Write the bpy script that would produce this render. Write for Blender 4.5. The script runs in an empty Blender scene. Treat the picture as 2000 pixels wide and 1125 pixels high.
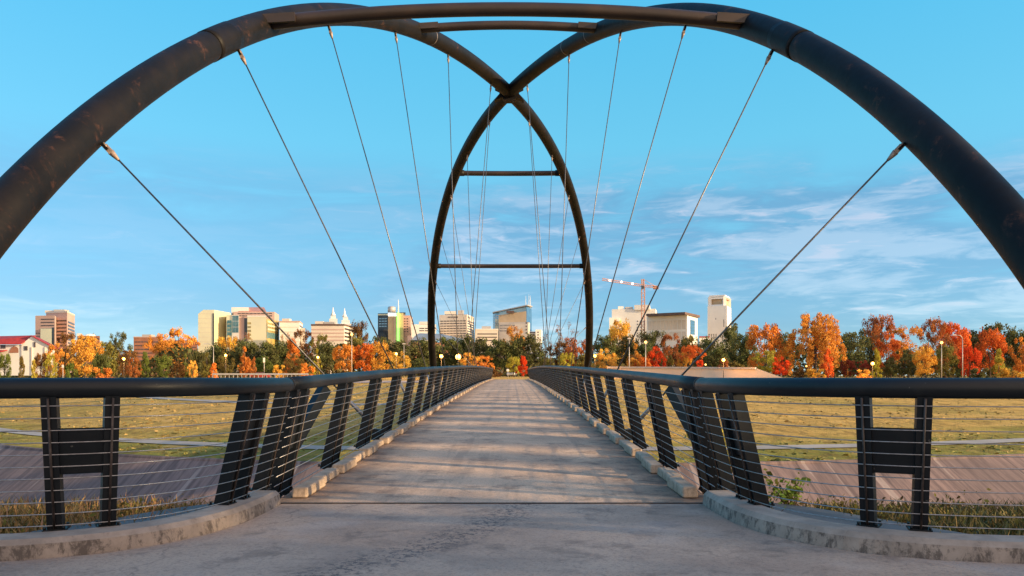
import bpy, math, random
from mathutils import Vector, Matrix, Quaternion
R = math.radians
random.seed(7)
S = bpy.context.scene
COL = S.collection

# ------------------------------------------------------------------ camera
F, VX, HY, CX = 1500.0, 1000.0, 737.0, 0.2          # the lens as worked out from the bridge's proportions
cam = bpy.data.cameras.new('camera'); cam_o = bpy.data.objects.new('camera', cam); COL.objects.link(cam_o)
cam_o.location = (CX, 0, 0); cam_o.rotation_euler = (R(90), 0, 0)
cam.sensor_width = 36; cam.lens = 27.0; cam.shift_y = 0.0873; cam.clip_start = 0.05; cam.clip_end = 6000
S.camera = cam_o
S.render.resolution_x = 1024; S.render.resolution_y = 576

# ------------------------------------------------------------------ light
SUN_EL, SUN_PHI = 13.0, 18.0                           # low sun to the right and a little behind the camera
sd = Vector((math.cos(R(SUN_EL))*math.cos(R(SUN_PHI)), -math.cos(R(SUN_EL))*math.sin(R(SUN_PHI)), math.sin(R(SUN_EL))))
sun = bpy.data.lights.new('sun', 'SUN'); sun.energy = 5.0; sun.angle = R(0.8); sun.color = (1.0, 0.74, 0.42)
sun_o = bpy.data.objects.new('sun', sun); COL.objects.link(sun_o); sun_o.location = (60, -20, 40)
sun_o.rotation_euler = (-sd).to_track_quat('-Z', 'Y').to_euler()

class NT:
    """small node-tree helper"""
    def __init__(s, tree): s.t = tree; s.t.nodes.clear()
    def n(s, typ, **kw):
        nd = s.t.nodes.new(typ)
        for k, v in kw.items(): setattr(nd, k, v)
        return nd
    def l(s, a, b): s.t.links.new(a, b)
    def val(s, sock, v):
        if hasattr(v, 'is_output') or isinstance(v, bpy.types.NodeSocket): s.l(v, sock)
        else:
            if isinstance(v, (tuple, list)) and len(v) == 3 and sock.type == 'RGBA': v = (*v, 1)
            sock.default_value = v
    def m(s, op, a, b=None, c=None, clamp=False):
        nd = s.n('ShaderNodeMath', operation=op); nd.use_clamp = clamp
        s.val(nd.inputs[0], a)
        if b is not None: s.val(nd.inputs[1], b)
        if c is not None: s.val(nd.inputs[2], c)
        return nd.outputs[0]
    def mix(s, f, a, b, blend='MIX'):
        nd = s.n('ShaderNodeMix', data_type='RGBA', blend_type=blend)
        s.val(nd.inputs['Factor'], f); s.val(nd.inputs[6], a); s.val(nd.inputs[7], b)
        return nd.outputs[2]
    def noise(s, vec, scale, detail=4, rough=.55, dist=0):
        nd = s.n('ShaderNodeTexNoise'); s.l(vec, nd.inputs['Vector'])
        nd.inputs['Scale'].default_value = scale; nd.inputs['Detail'].default_value = detail
        nd.inputs['Roughness'].default_value = rough; nd.inputs['Distortion'].default_value = dist
        return nd.outputs['Fac']
    def ramp(s, f, stops):
        nd = s.n('ShaderNodeValToRGB'); e = nd.color_ramp.elements
        while len(e) < len(stops): e.new(0.5)
        for i, (p, c) in enumerate(stops):
            e[i].position = p; e[i].color = (*c, 1) if isinstance(c, tuple) else (c, c, c, 1)
        s.l(f, nd.inputs[0]); return nd.outputs[0]
    def sstep(s, f, a, b):
        nd = s.n('ShaderNodeMapRange', interpolation_type='SMOOTHSTEP')
        s.val(nd.inputs['Value'], f); nd.inputs['From Min'].default_value = a; nd.inputs['From Max'].default_value = b
        return nd.outputs[0]
    def sep(s, v):
        nd = s.n('ShaderNodeSeparateXYZ'); s.l(v, nd.inputs[0]); return nd.outputs
    def comb(s, x, y, z):
        nd = s.n('ShaderNodeCombineXYZ')
        for i, v in enumerate((x, y, z)): s.val(nd.inputs[i], v)
        return nd.outputs[0]

W = bpy.data.worlds.new('World'); S.world = W; W.use_nodes = True
t = NT(W.node_tree)
D = t.n('ShaderNodeTexCoord').outputs['Generated']
dx, dy, dz = t.sep(D)
hor = t.m('SQRT', t.m('ADD', t.m('MULTIPLY', dx, dx), t.m('MULTIPLY', dy, dy)))
el = t.m('DIVIDE', dz, t.m('MAXIMUM', hor, .05))           # tangent of the elevation
az = t.m('ARCTAN2', dx, dy)                                # 0 straight ahead over the bridge, + to the right
blue = t.ramp(t.m('MULTIPLY', el, 1.0, clamp=True), [
    (0.0, (.030, .115, .205)), (.07, (.048, .190, .315)), (.16, (.095, .360, .480)), (.30, (.080, .415, .560)), (.50, (.045, .400, .620)), (1.0, (.05, .28, .62))])
# clouds: long flat streaks, low over the city and higher to the right of the arch
p1 = t.comb(t.m('MULTIPLY', az, 3.6), t.m('MULTIPLY', el, 20), 0.0)
p2 = t.comb(t.m('MULTIPLY', az, 14), t.m('MULTIPLY', el, 70), 3.7)
p3 = t.comb(t.m('MULTIPLY', az, 1.6), t.m('MULTIPLY', el, 9), 8.1)
n1 = t.noise(p1, 1.0, 6, .6, .5); n2 = t.noise(p2, 1.0, 5, .6, .8); n3 = t.noise(p3, 1.0, 3, .5)
topedge = t.m('ADD', .115, t.m('MULTIPLY', t.sstep(az, -.22, -.02), .125))
topedge = t.m('ADD', topedge, t.m('MULTIPLY', t.m('SUBTRACT', n3, .5), .12))
low = t.m('SUBTRACT', 1.0, t.sstep(t.m('SUBTRACT', el, topedge), -.035, .03))
rt = t.m('MULTIPLY', t.sstep(az, .40, .36), t.m('SUBTRACT', 1.0, t.sstep(el, .22, .30)))
band = t.m('MAXIMUM', low, t.m('MULTIPLY', rt, .5))
streak = t.m('ADD', t.m('MULTIPLY', n1, .70), t.m('MULTIPLY', n2, .30))
body = t.m('MULTIPLY', t.sstep(n1, .30, .50), t.m('MULTIPLY', band, .9))
sky = t.mix(body, blue, (.072, .220, .335))
lite = t.m('MULTIPLY', t.sstep(streak, .46, .58), t.m('MULTIPLY', band, t.m('ADD', .35, t.m('MULTIPLY', .65, t.sstep(az, -.25, 0.0)))))
sky = t.mix(t.m('MULTIPLY', lite, .75), sky, (.31, .415, .49))
pink = t.m('MULTIPLY', t.sstep(n2, .56, .70), t.m('MULTIPLY', lite, .5))
sky = t.mix(pink, sky, (.50, .47, .50))
# the warm, milky half of the sky that holds the sun (behind and to the right of the camera)
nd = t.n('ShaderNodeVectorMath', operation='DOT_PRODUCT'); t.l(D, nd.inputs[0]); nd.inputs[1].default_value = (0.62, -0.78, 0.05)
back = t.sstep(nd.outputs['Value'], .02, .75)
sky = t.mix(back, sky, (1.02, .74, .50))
ns = t.n('ShaderNodeTexSky', sky_type='NISHITA'); ns.sun_disc = False
ns.sun_elevation = R(SUN_EL); ns.sun_rotation = R(90+SUN_PHI); ns.air_density = 0.8; ns.dust_density = 0.0; ns.ozone_density = 3.0
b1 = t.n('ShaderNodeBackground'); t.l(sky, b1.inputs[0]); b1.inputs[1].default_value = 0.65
b2 = t.n('ShaderNodeBackground'); t.l(ns.outputs[0], b2.inputs[0]); b2.inputs[1].default_value = 0.05
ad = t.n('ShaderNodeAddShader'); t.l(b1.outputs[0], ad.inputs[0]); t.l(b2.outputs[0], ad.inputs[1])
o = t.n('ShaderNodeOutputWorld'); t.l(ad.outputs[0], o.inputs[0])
S.view_settings.view_transform = 'Standard'; S.view_settings.look = 'None'
S.view_settings.exposure = 0.78; S.view_settings.gamma = 1.0

# ------------------------------------------------------------------ materials
def newmat(name):
    m = bpy.data.materials.new(name); m.use_nodes = True
    t = NT(m.node_tree); b = t.n('ShaderNodeBsdfPrincipled'); o = t.n('ShaderNodeOutputMaterial'); t.l(b.outputs[0], o.inputs[0])
    return m, t, b
def bump(t, b, h, strength=.3, dist=.02):
    bp = t.n('ShaderNodeBump'); bp.inputs['Strength'].default_value = strength; bp.inputs['Distance'].default_value = dist
    t.l(h, bp.inputs['Height']); t.l(bp.outputs[0], b.inputs['Normal'])
def coords(t, sx=1, sy=1, sz=1, kind='Object'):
    tc = t.n('ShaderNodeTexCoord'); mp = t.n('ShaderNodeMapping'); mp.inputs['Scale'].default_value = (sx, sy, sz)
    t.l(tc.outputs[kind], mp.inputs[0]); return mp.outputs[0]
def simple(name, c1, c2=None, scale=2.0, rough=.6, metal=0.0, bmp=.1, bd=.01, st=(1, 1, 1), lo=.35, hi=.65):
    m, t, b = newmat(name)
    v = coords(t, *st); n = t.noise(v, scale, 6, .6)
    c2 = c2 or tuple(x*.75 for x in c1)
    t.l(t.mix(t.sstep(n, lo, hi), c1, c2), b.inputs['Base Color'])
    b.inputs['Roughness'].default_value = rough; b.inputs['Metallic'].default_value = metal
    if bmp: bump(t, b, t.noise(v, scale*6, 4), bmp, bd)
    return m
def emis(name, col, s):
    m, t, b = newmat(name); b.inputs['Base Color'].default_value = (*col, 1)
    b.inputs['Emission Color'].default_value = (*col, 1); b.inputs['Emission Strength'].default_value = s; return m

def mat_arch():
    m, t, b = newmat('arch_steel'); v = coords(t)
    n = t.noise(v, .9, 6, .6); n2 = t.noise(v, .5, 6, .7, 1.2); n3 = t.noise(v, 5, 6, .7)
    c = t.mix(t.sstep(n, .4, .65), (.0065, .0055, .0055), (.012, .009, .008))
    c = t.mix(t.m('MULTIPLY', t.m('MULTIPLY', t.sstep(n2, .54, .66), t.sstep(n3, .44, .66)), .6), c, (.13, .055, .034))
    t.l(c, b.inputs['Base Color'])
    t.l(t.m('ADD', .42, t.m('MULTIPLY', n3, .25)), b.inputs['Roughness']); b.inputs['Specular IOR Level'].default_value = .16
    bump(t, b, n3, .08, .01); return m
def mat_rail():
    m, t, b = newmat('rail_paint'); v = coords(t)
    n = t.noise(v, 3.0, 6, .6); n2 = t.noise(v, 26, 3, .5)
    c = t.mix(t.sstep(n, .45, .7), (.0045, .0065, .0095), (.011, .012, .014))
    c = t.mix(t.sstep(n2, .72, .78), c, (.09, .085, .08))
    b.inputs['Specular IOR Level'].default_value = .38; t.l(c, b.inputs['Base Color']); t.l(t.m('ADD', .36, t.m('MULTIPLY', n, .22)), b.inputs['Roughness'])
    bump(t, b, t.noise(v, 14, 4), .06, .004); return m
def mat_deck(slab):
    m, t, b = newmat('slab_concrete' if slab else 'deck_concrete'); v = coords(t)
    x, y, z = t.sep(v)
    n1 = t.noise(v, .55, 6, .6, .4); n2 = t.noise(v, 2.6, 8, .7, .3); n3 = t.noise(v, 22, 6, .7); n4 = t.noise(v, 95, 3, .6)
    if slab: a, b_, d = (.53, .385, .295), (.38, .275, .215), (.13, .10, .088)
    else:    a, b_, d = (.74, .50, .34), (.50, .335, .235), (.13, .093, .075)
    c = t.mix(t.sstep(n1, .36, .64), a, b_)
    c = t.mix(t.m('MULTIPLY', t.sstep(n2, .50, .68), .55), c, d)
    c = t.mix(t.m('MULTIPLY', t.sstep(n3, .50, .72), .45), c, d)
    c = t.mix(t.m('MULTIPLY', t.sstep(n4, .62, .75), .5), c, (.08, .07, .07))
    c = t.mix(t.m('MULTIPLY', t.sstep(t.noise(v, 46, 5, .75), .50, .64), .38), c, (.13, .105, .10))
    c = t.mix(t.m('MULTIPLY', t.sstep(t.noise(v, 60, 4, .7), .58, .70), .25), c, (.62, .53, .48))
    ax = t.m('ABSOLUTE', x)
    if slab:   # worn pitted track that bends away to the left, as left by wheels
        tr = t.m('SUBTRACT', x, t.m('ADD', .35, t.m('MULTIPLY', -.16, t.m('POWER', t.m('MAXIMUM', t.m('SUBTRACT', 9.0, y), 0.0), 1.75))))
        w = t.m('SUBTRACT', 1.0, t.sstep(t.m('ABSOLUTE', tr), .05, .5))
        c = t.mix(t.m('MULTIPLY', w, t.m('MULTIPLY', t.sstep(t.noise(v, 19, 6, .8), .50, .56), .85)), c, (.085, .075, .078))
        vo = t.n('ShaderNodeTexVoronoi', feature='DISTANCE_TO_EDGE'); vo.inputs['Scale'].default_value = .55; wv = t.n('ShaderNodeVectorMath', operation='ADD'); t.l(v, wv.inputs[0])
        nn = t.n('ShaderNodeTexNoise'); t.l(v, nn.inputs['Vector']); nn.inputs['Scale'].default_value = 2.5; nn.inputs['Detail'].default_value = 6; sc_ = t.n('ShaderNodeVectorMath', operation='SCALE'); t.l(nn.outputs['Color'], sc_.inputs[0]); sc_.inputs['Scale'].default_value = .55; t.l(sc_.outputs[0], wv.inputs[1]); t.l(wv.outputs[0], vo.inputs['Vector'])
        ck = t.m('MULTIPLY', t.m('SUBTRACT', 1.0, t.sstep(vo.outputs['Distance'], .002, .009)), t.sstep(t.noise(v, .8, 3), .48, .58))
        c = t.mix(t.m('MULTIPLY', ck, .28), c, (.06, .05, .05))
        pale = t.sstep(t.noise(v, .9, 3, .5), .56, .70)
        c = t.mix(t.m('MULTIPLY', pale, .3), c, (.46, .40, .38))
    else:      # damp brown staining creeping in from both kerbs, streaks along the deck
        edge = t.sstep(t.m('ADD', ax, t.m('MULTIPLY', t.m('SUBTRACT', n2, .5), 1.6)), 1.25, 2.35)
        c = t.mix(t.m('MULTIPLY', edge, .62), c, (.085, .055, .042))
        stv = coords(t, 3.0, .25, 1); sn = t.noise(stv, 1.2, 4, .6)
        c = t.mix(t.m('MULTIPLY', t.sstep(sn, .52, .7), .3), c, (.13, .095, .08))
    t.l(c, b.inputs['Base Color']); b.inputs['Roughness'].default_value = .82; b.inputs['Specular IOR Level'].default_value = .3
    bump(t, b, t.m('ADD', n3, t.m('MULTIPLY', n4, .6)), .8, .012); return m
def mat_kerb(name, a, d, mould=.7):
    m, t, b = newmat(name); v = coords(t); x, y, z = t.sep(v)
    n1 = t.noise(v, 3.5, 7, .65); n2 = t.noise(v, 18, 6, .7)
    vs = coords(t, 1, 1, .55); n3 = t.noise(vs, 9.0, 8, .78, .3)
    c = t.mix(t.sstep(n1, .35, .68), a, tuple(q*.68 for q in a))
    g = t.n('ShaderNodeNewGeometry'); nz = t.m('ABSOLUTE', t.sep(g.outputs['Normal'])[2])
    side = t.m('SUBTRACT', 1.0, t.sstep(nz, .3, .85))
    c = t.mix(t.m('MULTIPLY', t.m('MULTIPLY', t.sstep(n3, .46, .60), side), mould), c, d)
    c = t.mix(t.m('MULTIPLY', t.sstep(n2, .58, .72), .45), c, d)
    t.l(c, b.inputs['Base Color']); b.inputs['Roughness'].default_value = .88
    bump(t, b, n2, .4, .008); return m
def mat_meadow():
    m, t, b = newmat('meadow_grass'); v = coords(t); x, y, z = t.sep(v)
    n1 = t.noise(v, .035, 5, .6, .6); n2 = t.noise(coords(t, 1, 2.2, 1), .22, 7, .68); n3 = t.noise(v, 2.2, 6, .75); n4 = t.noise(coords(t, .5, 1.6, 1), .09, 4, .6)
    gold = t.mix(t.sstep(n2, .35, .65), (.70, .44, .13), (.52, .32, .09))
    green = t.mix(t.sstep(n2, .35, .65), (.27, .27, .05), (.18, .19, .035))
    # the strip next to the concrete bank stays watered and green
    nearw = t.m('SUBTRACT', 1.0, t.sstep(t.m('ADD', z, t.m('MULTIPLY', t.m('SUBTRACT', n4, .5), 1.6)), -4.75, -4.05))
    f = t.m('MAXIMUM', t.m('MULTIPLY', nearw, .9), t.m('MULTIPLY', t.sstep(n1, .50, .64), .38))
    f = t.m('MULTIPLY', f, t.sstep(t.noise(v, .5, 6, .7), .22, .50))
    c = t.mix(f, gold, green)
    e1 = t.noise(coords(t, 1, .45, 1), .75, 6, .75, .5); e2 = t.noise(coords(t, 1, .30, 1), 2.2, 7, .85)
    c = t.mix(t.m('MULTIPLY', t.sstep(e1, .47, .62), .62), c, (.17, .105, .035))
    c = t.mix(t.m('MULTIPLY', t.sstep(e2, .50, .66), .60), c, (.12, .085, .03))
    c = t.mix(t.m('MULTIPLY', t.sstep(t.noise(v, .16, 4, .6), .56, .70), .4), c, (.66, .44, .20))
    t.l(c, b.inputs['Base Color']); b.inputs['Roughness'].default_value = .95; b.inputs['Specular IOR Level'].default_value = .1
    bump(t, b, t.m('ADD', n3, t.m('MULTIPLY', t.noise(v, 9, 4, .7), .5)), .9, .35); return m
def mat_bank():
    m, t, b = newmat('bank_concrete'); v = coords(t); x, y, z = t.sep(v)
    n1 = t.noise(v, .12, 5, .6); vs = coords(t, 3.2, .16, .16); n2 = t.noise(vs, 1.0, 6, .7); n3 = t.noise(v, 3, 5, .7)
    c = t.mix(t.sstep(n1, .38, .62), (.245, .160, .138), (.165, .112, .100))
    c = t.mix(t.m('MULTIPLY', t.sstep(n2, .42, .60), .7), c, (.085, .055, .052))
    c = t.mix(t.m('MULTIPLY', t.sstep(t.noise(coords(t, 1.1, .05, .05), 1.3, 3, .6), .60, .68), .5), c, (.46, .36, .31))
    # slab joints
    jx = t.m('LESS_THAN', t.m('ABSOLUTE', t.m('SUBTRACT', t.m('FRACT', t.m('DIVIDE', x, 4.6)), .5)), .012)
    c = t.mix(t.m('MULTIPLY', jx, .6), c, (.07, .05, .05))
    c = t.mix(t.m('MULTIPLY', t.sstep(n3, .55, .75), .35), c, (.12, .09, .08))
    t.l(c, b.inputs['Base Color']); b.inputs['Roughness'].default_value = .9
    bump(t, b, t.m('ADD', n2, n3), .35, .05); return m
def mat_leaf():
    m, t, b = newmat('foliage')
    oi = t.n('ShaderNodeObjectInfo'); at = t.n('ShaderNodeAttribute', attribute_name='tone')
    tone = at.outputs['Fac']
    c = t.mix(1.0, oi.outputs['Color'], t.comb(t.m('ADD', .55, t.m('MULTIPLY', tone, .95)), t.m('ADD', .35, t.m('MULTIPLY', tone, 1.25)), t.m('ADD', .35, t.m('MULTIPLY', tone, .9))), 'MULTIPLY')
    t.l(c, b.inputs['Base Color']); b.inputs['Roughness'].default_value = .75; b.inputs['Specular IOR Level'].default_value = .15
    tr = t.n('ShaderNodeBsdfTranslucent'); t.l(c, tr.inputs[0])
    mx = t.n('ShaderNodeMixShader'); mx.inputs[0].default_value = .28
    out = [n for n in t.t.nodes if n.type == 'OUTPUT_MATERIAL'][0]
    t.l(b.outputs[0], mx.inputs[1]); t.l(tr.outputs[0], mx.inputs[2]); t.l(mx.outputs[0], out.inputs[0]); return m
def mat_blade(tuft=False):
    m, t, b = newmat('meadow_tuft' if tuft else 'grass_blade'); at = t.n('ShaderNodeAttribute', attribute_name='tone')
    c = t.ramp(at.outputs['Fac'], [(0, (.055, .065, .015)), (.4, (.14, .12, .03)), (.7, (.28, .17, .06)), (1, (.36, .18, .09))])
    if tuft: c = t.ramp(at.outputs['Fac'], [(0, (.10, .11, .028)), (.35, (.20, .19, .04)), (.6, (.36, .23, .07)), (1, (.44, .28, .085))])
    t.l(c, b.inputs['Base Color']); b.inputs['Roughness'].default_value = .8; return m

M = dict(tuft=mat_blade(True),
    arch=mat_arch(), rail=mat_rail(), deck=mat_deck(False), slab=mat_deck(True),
    kerb=mat_kerb('kerb_concrete', (.40, .315, .26), (.085, .065, .055), .85),
    block=mat_kerb('block_concrete', (.50, .37, .27), (.13, .085, .06), .45),
    meadow=mat_meadow(), bank=mat_bank(), leaf=mat_leaf(), blade=mat_blade(),
    wire=simple('steel_wire', (.40, .38, .38), (.28, .26, .26), 30, .35, .7, 0),
    cable=simple('cable_steel', (.17, .155, .15), (.10, .09, .09), 12, .4, .6, 0),
    clevis=simple('cast_steel', (.40, .30, .24), (.28, .19, .15), 9, .5, .2, .1),
    rust=simple('spacer_steel', (.075, .052, .045), (.03, .022, .02), 14, .5, .2, 0),
    brace=simple('brace_steel', (.045, .025, .017), (.025, .015, .012), 1.1, .5, 0, .08, .01, (.5, 1, 1)),
    bark=simple('bark', (.10, .065, .042), (.05, .034, .024), 3, .9, 0, .4, .05),
    palebark=simple('pale_bark', (.30, .22, .17), (.16, .11, .09), 3, .9, 0, .3, .05),
    path=simple('path_concrete', (.38, .33, .29), (.28, .24, .21), .5, .85),
    road=simple('road_concrete', (.46, .34, .28), (.36, .26, .21), .25, .85),
    ledge=simple('ledge_concrete', (.085, .085, .095), (.05, .05, .055), 1.5, .7, 0, .2),
    wallc=simple('wall_concrete', (.80, .64, .50), (.68, .53, .41), .12, .85, 0, .2, .05, (.3, 1, 2)),
    water=simple('bayou_water', (.03, .04, .035), (.05, .055, .045), .5, .08, 0, .1),
    soil=simple('soil', (.10, .085, .04), (.055, .05, .022), .8, .95, 0, .6, .1),
    cream=simple('cream_stone', (.70, .60, .50), (.62, .52, .43), .08, .8, 0, 0),
    pinkst=simple('pink_stone', (.56, .38, .32), (.48, .32, .27), .08, .8, 0, 0),
    white=simple('white_cladding', (.82, .77, .71), (.76, .70, .63), .06, .75, 0, 0),
    tan=simple('tan_stone', (.56, .42, .27), (.48, .35, .22), .08, .8, 0, 0),
    brick=simple('red_brick', (.36, .155, .095), (.28, .115, .07), .3, .85, 0, 0),
    dkroof=simple('dark_roof', (.13, .075, .06), (.10, .06, .05), .2, .7, 0, 0),
    redroof=simple('red_tile', (.42, .035, .03), (.30, .025, .022), 1.2, .7, 0, .2),
    pinkroof=simple('pink_roof', (.55, .27, .20), (.45, .20, .15), .2, .7, 0, 0),
    greyroof=simple('grey_metal_roof', (.22, .24, .27), (.17, .18, .20), .3, .5, 0, 0),
    glass=simple('dark_glass', (.045, .06, .08), (.02, .028, .04), .3, .12, 0, 0),
    winglass=simple('window_glass', (.10, .075, .075), (.04, .035, .04), .35, .25, 0, 0),
    skyglass=simple('sky_glass', (.20, .33, .42), (.32, .44, .50), .12, .15, .5, 0),
    teal=simple('teal_glass', (.05, .15, .19), (.12, .25, .28), .2, .12, .2, 0),
    gold=simple('yellow_reflection_glass', (.76, .70, .47), (.68, .63, .45), .07, .3, .25, 0),  # warm sky reflection is painted into this glass colour
    gold2=simple('amber_reflection_glass', (.60, .44, .13), (.22, .20, .12), .10, .25, .25, 0),  # reflected yellow sky painted into the base colour here too
    blueglass=simple('blue_glass', (.04, .12, .26), (.06, .18, .34), .3, .15, .2, 0),
    orange=simple('crane_paint', (.60, .33, .24), (.50, .26, .18), .5, .6, 0, 0),
    pole=simple('pole_metal', (.52, .47, .43), (.42, .38, .35), 2, .5, .3, 0),
    dpole=simple('dark_pole', (.05, .045, .04), (.03, .03, .028), 2, .6, 0, 0),
    lamp=emis('lamp_light', (1.0, .46, .11), 2.6),
    craneL=emis('crane_light', (1.0, .85, .72), 7.0),
    greenL=emis('green_light', (.30, .85, .16), .9),
    signL=emis('white_sign_light', (.95, .97, 1.0), .8),
    dark=simple('black_rubber', (.02, .02, .02), None, 4, .8, 0, 0),
    carw=simple('car_paint_white', (.62, .64, .66), None, 2, .3, 0, 0),
    carr=simple('car_paint_red', (.35, .04, .03), None, 2, .3, 0, 0),
    gap=simple('joint_seal', (.03, .024, .022), (.07, .05, .045), 6, .8, 0, .2),
    joint=simple('weld_ring', (.20, .16, .15), None, 5, .5, .2, 0),
)

# ------------------------------------------------------------------ mesh helpers
class MB:
    def __init__(s): s.v = []; s.f = []; s.sm = []; s.tone = None
    def quad(s, *pts, smooth=False):
        n = len(s.v); s.v += [tuple(p) for p in pts]; s.f.append(tuple(range(n, n+len(pts)))); s.sm.append(smooth)
    def box(s, c, size, rot=None, taper=1.0, bev=0.0):
        hx, hy, hz = size[0]/2, size[1]/2, size[2]/2; n = len(s.v)
        pts = []
        for k, zz in enumerate((-hz, hz)):
            tq = taper if k else 1.0
            pts += [(-hx*tq, -hy*tq, zz), (hx*tq, -hy*tq, zz), (hx*tq, hy*tq, zz), (-hx*tq, hy*tq, zz)]
        for p in pts:
            p = Vector(p)
            if rot is not None: p = rot @ p
            s.v.append(tuple(p + Vector(c)))
        for q in ((0, 3, 2, 1), (4, 5, 6, 7), (0, 1, 5, 4), (1, 2, 6, 5), (2, 3, 7, 6), (3, 0, 4, 7)):
            s.f.append(tuple(n+i for i in q)); s.sm.append(False)
        return s
    def bar(s, a, b, w, h, up=(0, 0, 1)):
        """square bar from a to b; w across, h along up"""
        a, b, up = Vector(a), Vector(b), Vector(up); d = (b-a).normalized(); sx = d.cross(up).normalized(); u = sx.cross(d).normalized(); n = len(s.v)
        for p in (a, b):
            for i, j in ((-1, -1), (1, -1), (1, 1), (-1, 1)): s.v.append(tuple(p + sx*(i*w/2) + u*(j*h/2)))
        for q in ((0, 1, 2, 3), (7, 6, 5, 4), (0, 4, 5, 1), (1, 5, 6, 2), (2, 6, 7, 3), (3, 7, 4, 0)):
            s.f.append(tuple(n+i for i in q)); s.sm.append(False)
        return s
    def tube(s, pts, r, seg=12, caps=True):
        pts = [Vector(p) for p in pts]; rs = r if isinstance(r, (list, tuple)) else [r]*len(pts)
        T = []
        for i in range(len(pts)):
            a = pts[max(i-1, 0)]; b = pts[min(i+1, len(pts)-1)]; T.append((b-a).normalized())
        u = T[0].orthogonal().normalized(); n0 = len(s.v)
        for i, p in enumerate(pts):
            if i:
                q = T[i-1].rotation_difference(T[i]); u = (q @ u).normalized()
            w = T[i].cross(u).normalized()
            for k in range(seg):
                a = 2*math.pi*k/seg; s.v.append(tuple(p + (u*math.cos(a)+w*math.sin(a))*rs[i]))
        for i in range(len(pts)-1):
            for k in range(seg):
                a = n0+i*seg+k; b = n0+i*seg+(k+1) % seg
                s.f.append((a, b, b+seg, a+seg)); s.sm.append(True)
        if caps:
            s.f.append(tuple(n0+k for k in reversed(range(seg)))); s.sm.append(False)
            e = n0+(len(pts)-1)*seg; s.f.append(tuple(e+k for k in range(seg))); s.sm.append(False)
        return s
    def prism(s, poly, z0, z1, slope=None):
        n = len(s.v); k = len(poly); zt = z1 if isinstance(z1, (list, tuple)) else [z1]*k
        for (x, y) in poly: s.v.append((x, y, z0))
        for (x, y), z in zip(poly, zt): s.v.append((x, y, z))
        s.f.append(tuple(reversed(range(n, n+k)))); s.sm.append(False)
        s.f.append(tuple(range(n+k, n+2*k))); s.sm.append(False)
        for i in range(k):
            j = (i+1) % k; s.f.append((n+i, n+j, n+k+j, n+k+i)); s.sm.append(False)
        return s
    def sphere(s, c, r, seg=12, rings=8, sz=1.0):
        n = len(s.v)
        for i in range(rings+1):
            th = math.pi*i/rings
            for k in range(seg):
                a = 2*math.pi*k/seg
                s.v.append((c[0]+r*math.sin(th)*math.cos(a), c[1]+r*math.sin(th)*math.sin(a), c[2]+r*sz*math.cos(th)))
        for i in range(rings):
            for k in range(seg):
                a = n+i*seg+k; b = n+i*seg+(k+1) % seg; s.f.append((a, a+seg, b+seg, b)); s.sm.append(True)
        return s
    def mesh(s, name, mat):
        me = bpy.data.meshes.new(name); me.from_pydata(s.v, [], s.f); me.materials.append(mat)
        me.polygons.foreach_set('use_smooth', s.sm)
        if s.tone:
            a = me.attributes.new('tone', 'FLOAT', 'POINT'); a.data.foreach_set('value', s.tone)
        me.update(); return me
    def build(s, name, mat, parent=None, loc=None):
        o = bpy.data.objects.new(name, s.mesh(name, mat)); COL.objects.link(o)
        if parent: o.parent = parent
        if loc is not None: o.location = loc
        return o
def tag(o, label=None, cat=None, group=None, kind=None):
    if label: o['label'] = label
    if cat: o['category'] = cat
    if group: o['group'] = group
    if kind: o['kind'] = kind
    return o
def thing(name, label, cat, loc=(0, 0, 0), group=None):
    o = bpy.data.objects.new(name, None); COL.objects.link(o); o.location = loc; o.empty_display_size = .5
    return tag(o, label, cat, group)
def structure(mb, name, mat): return tag(mb.build(name, mat), kind='structure')
def at(px, py, d): return Vector(((px-VX)/F*d+CX, d, (HY-py)/F*d))
def bevel(o, w, seg=2):
    m = o.modifiers.new('bevel', 'BEVEL'); m.width = w; m.segments = seg; m.limit_method = 'ANGLE'; m.angle_limit = R(40); return o

# ------------------------------------------------------------------ ground
def lerp(a, b, f): return a+(b-a)*f
def prof(tb, q):
    if q <= tb[0][0]: return tb[0][1]
    for (a, b), (c, d) in zip(tb, tb[1:]):
        if q <= c: return lerp(b, d, (q-a)/(c-a))
    return tb[-1][1]
def smooth(a, b, q): q = min(max((q-a)/(b-a), 0), 1); return q*q*(3-2*q)
EDGE_Z = -4.8
def cedge(x):                                         # line of the top of the far concrete bank
    k = .0095 if x < 0 else .0055
    ax = min(abs(x), 60); return 41.5 + k*ax*ax + (abs(x)-ax)*k*100
def mz(x, y):                                         # far side of the bayou: meadow and park
    e = y-cedge(x)
    z = prof([(0, EDGE_Z), (9, -4.55), (22, -3.9), (60, -2.0), (100, -.35), (125, .05), (170, .35), (400, 1.5), (4000, 3)], e)
    z += .10*math.sin(x*.11+y*.07)*smooth(6, 30, e)*(1-smooth(80, 110, e))
    # the bridge lands on a low embankment
    h = -.50+.004*max(y-103, 0)
    side = max(abs(x)-5.5, 0)*.42; fr = max(101.5-y, 0)*.6
    return max(z, h-side-fr) if y > 85 else z
def grid(fn, xs, ys, name, mat, kind='structure', flip=False):
    mb = MB(); nx = len(xs)
    for y in ys:
        for x in xs: mb.v.append(fn(x, y))
    for j in range(len(ys)-1):
        for i in range(nx-1):
            a = j*nx+i; mb.f.append((a, a+1, a+nx+1, a+nx)); mb.sm.append(True)
    return tag(mb.build(name, mat), kind=kind)
def spread(a, b, n, p=1.0): return [a+(b-a)*(i/(n-1))**p for i in range(n)]
xs = sorted(set([round(s*v, 2) for s in (-1, 1) for v in spread(0, 26, 27)+spread(28, 120, 24)+spread(140, 900, 14)+[1500, 3000]]))
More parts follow.
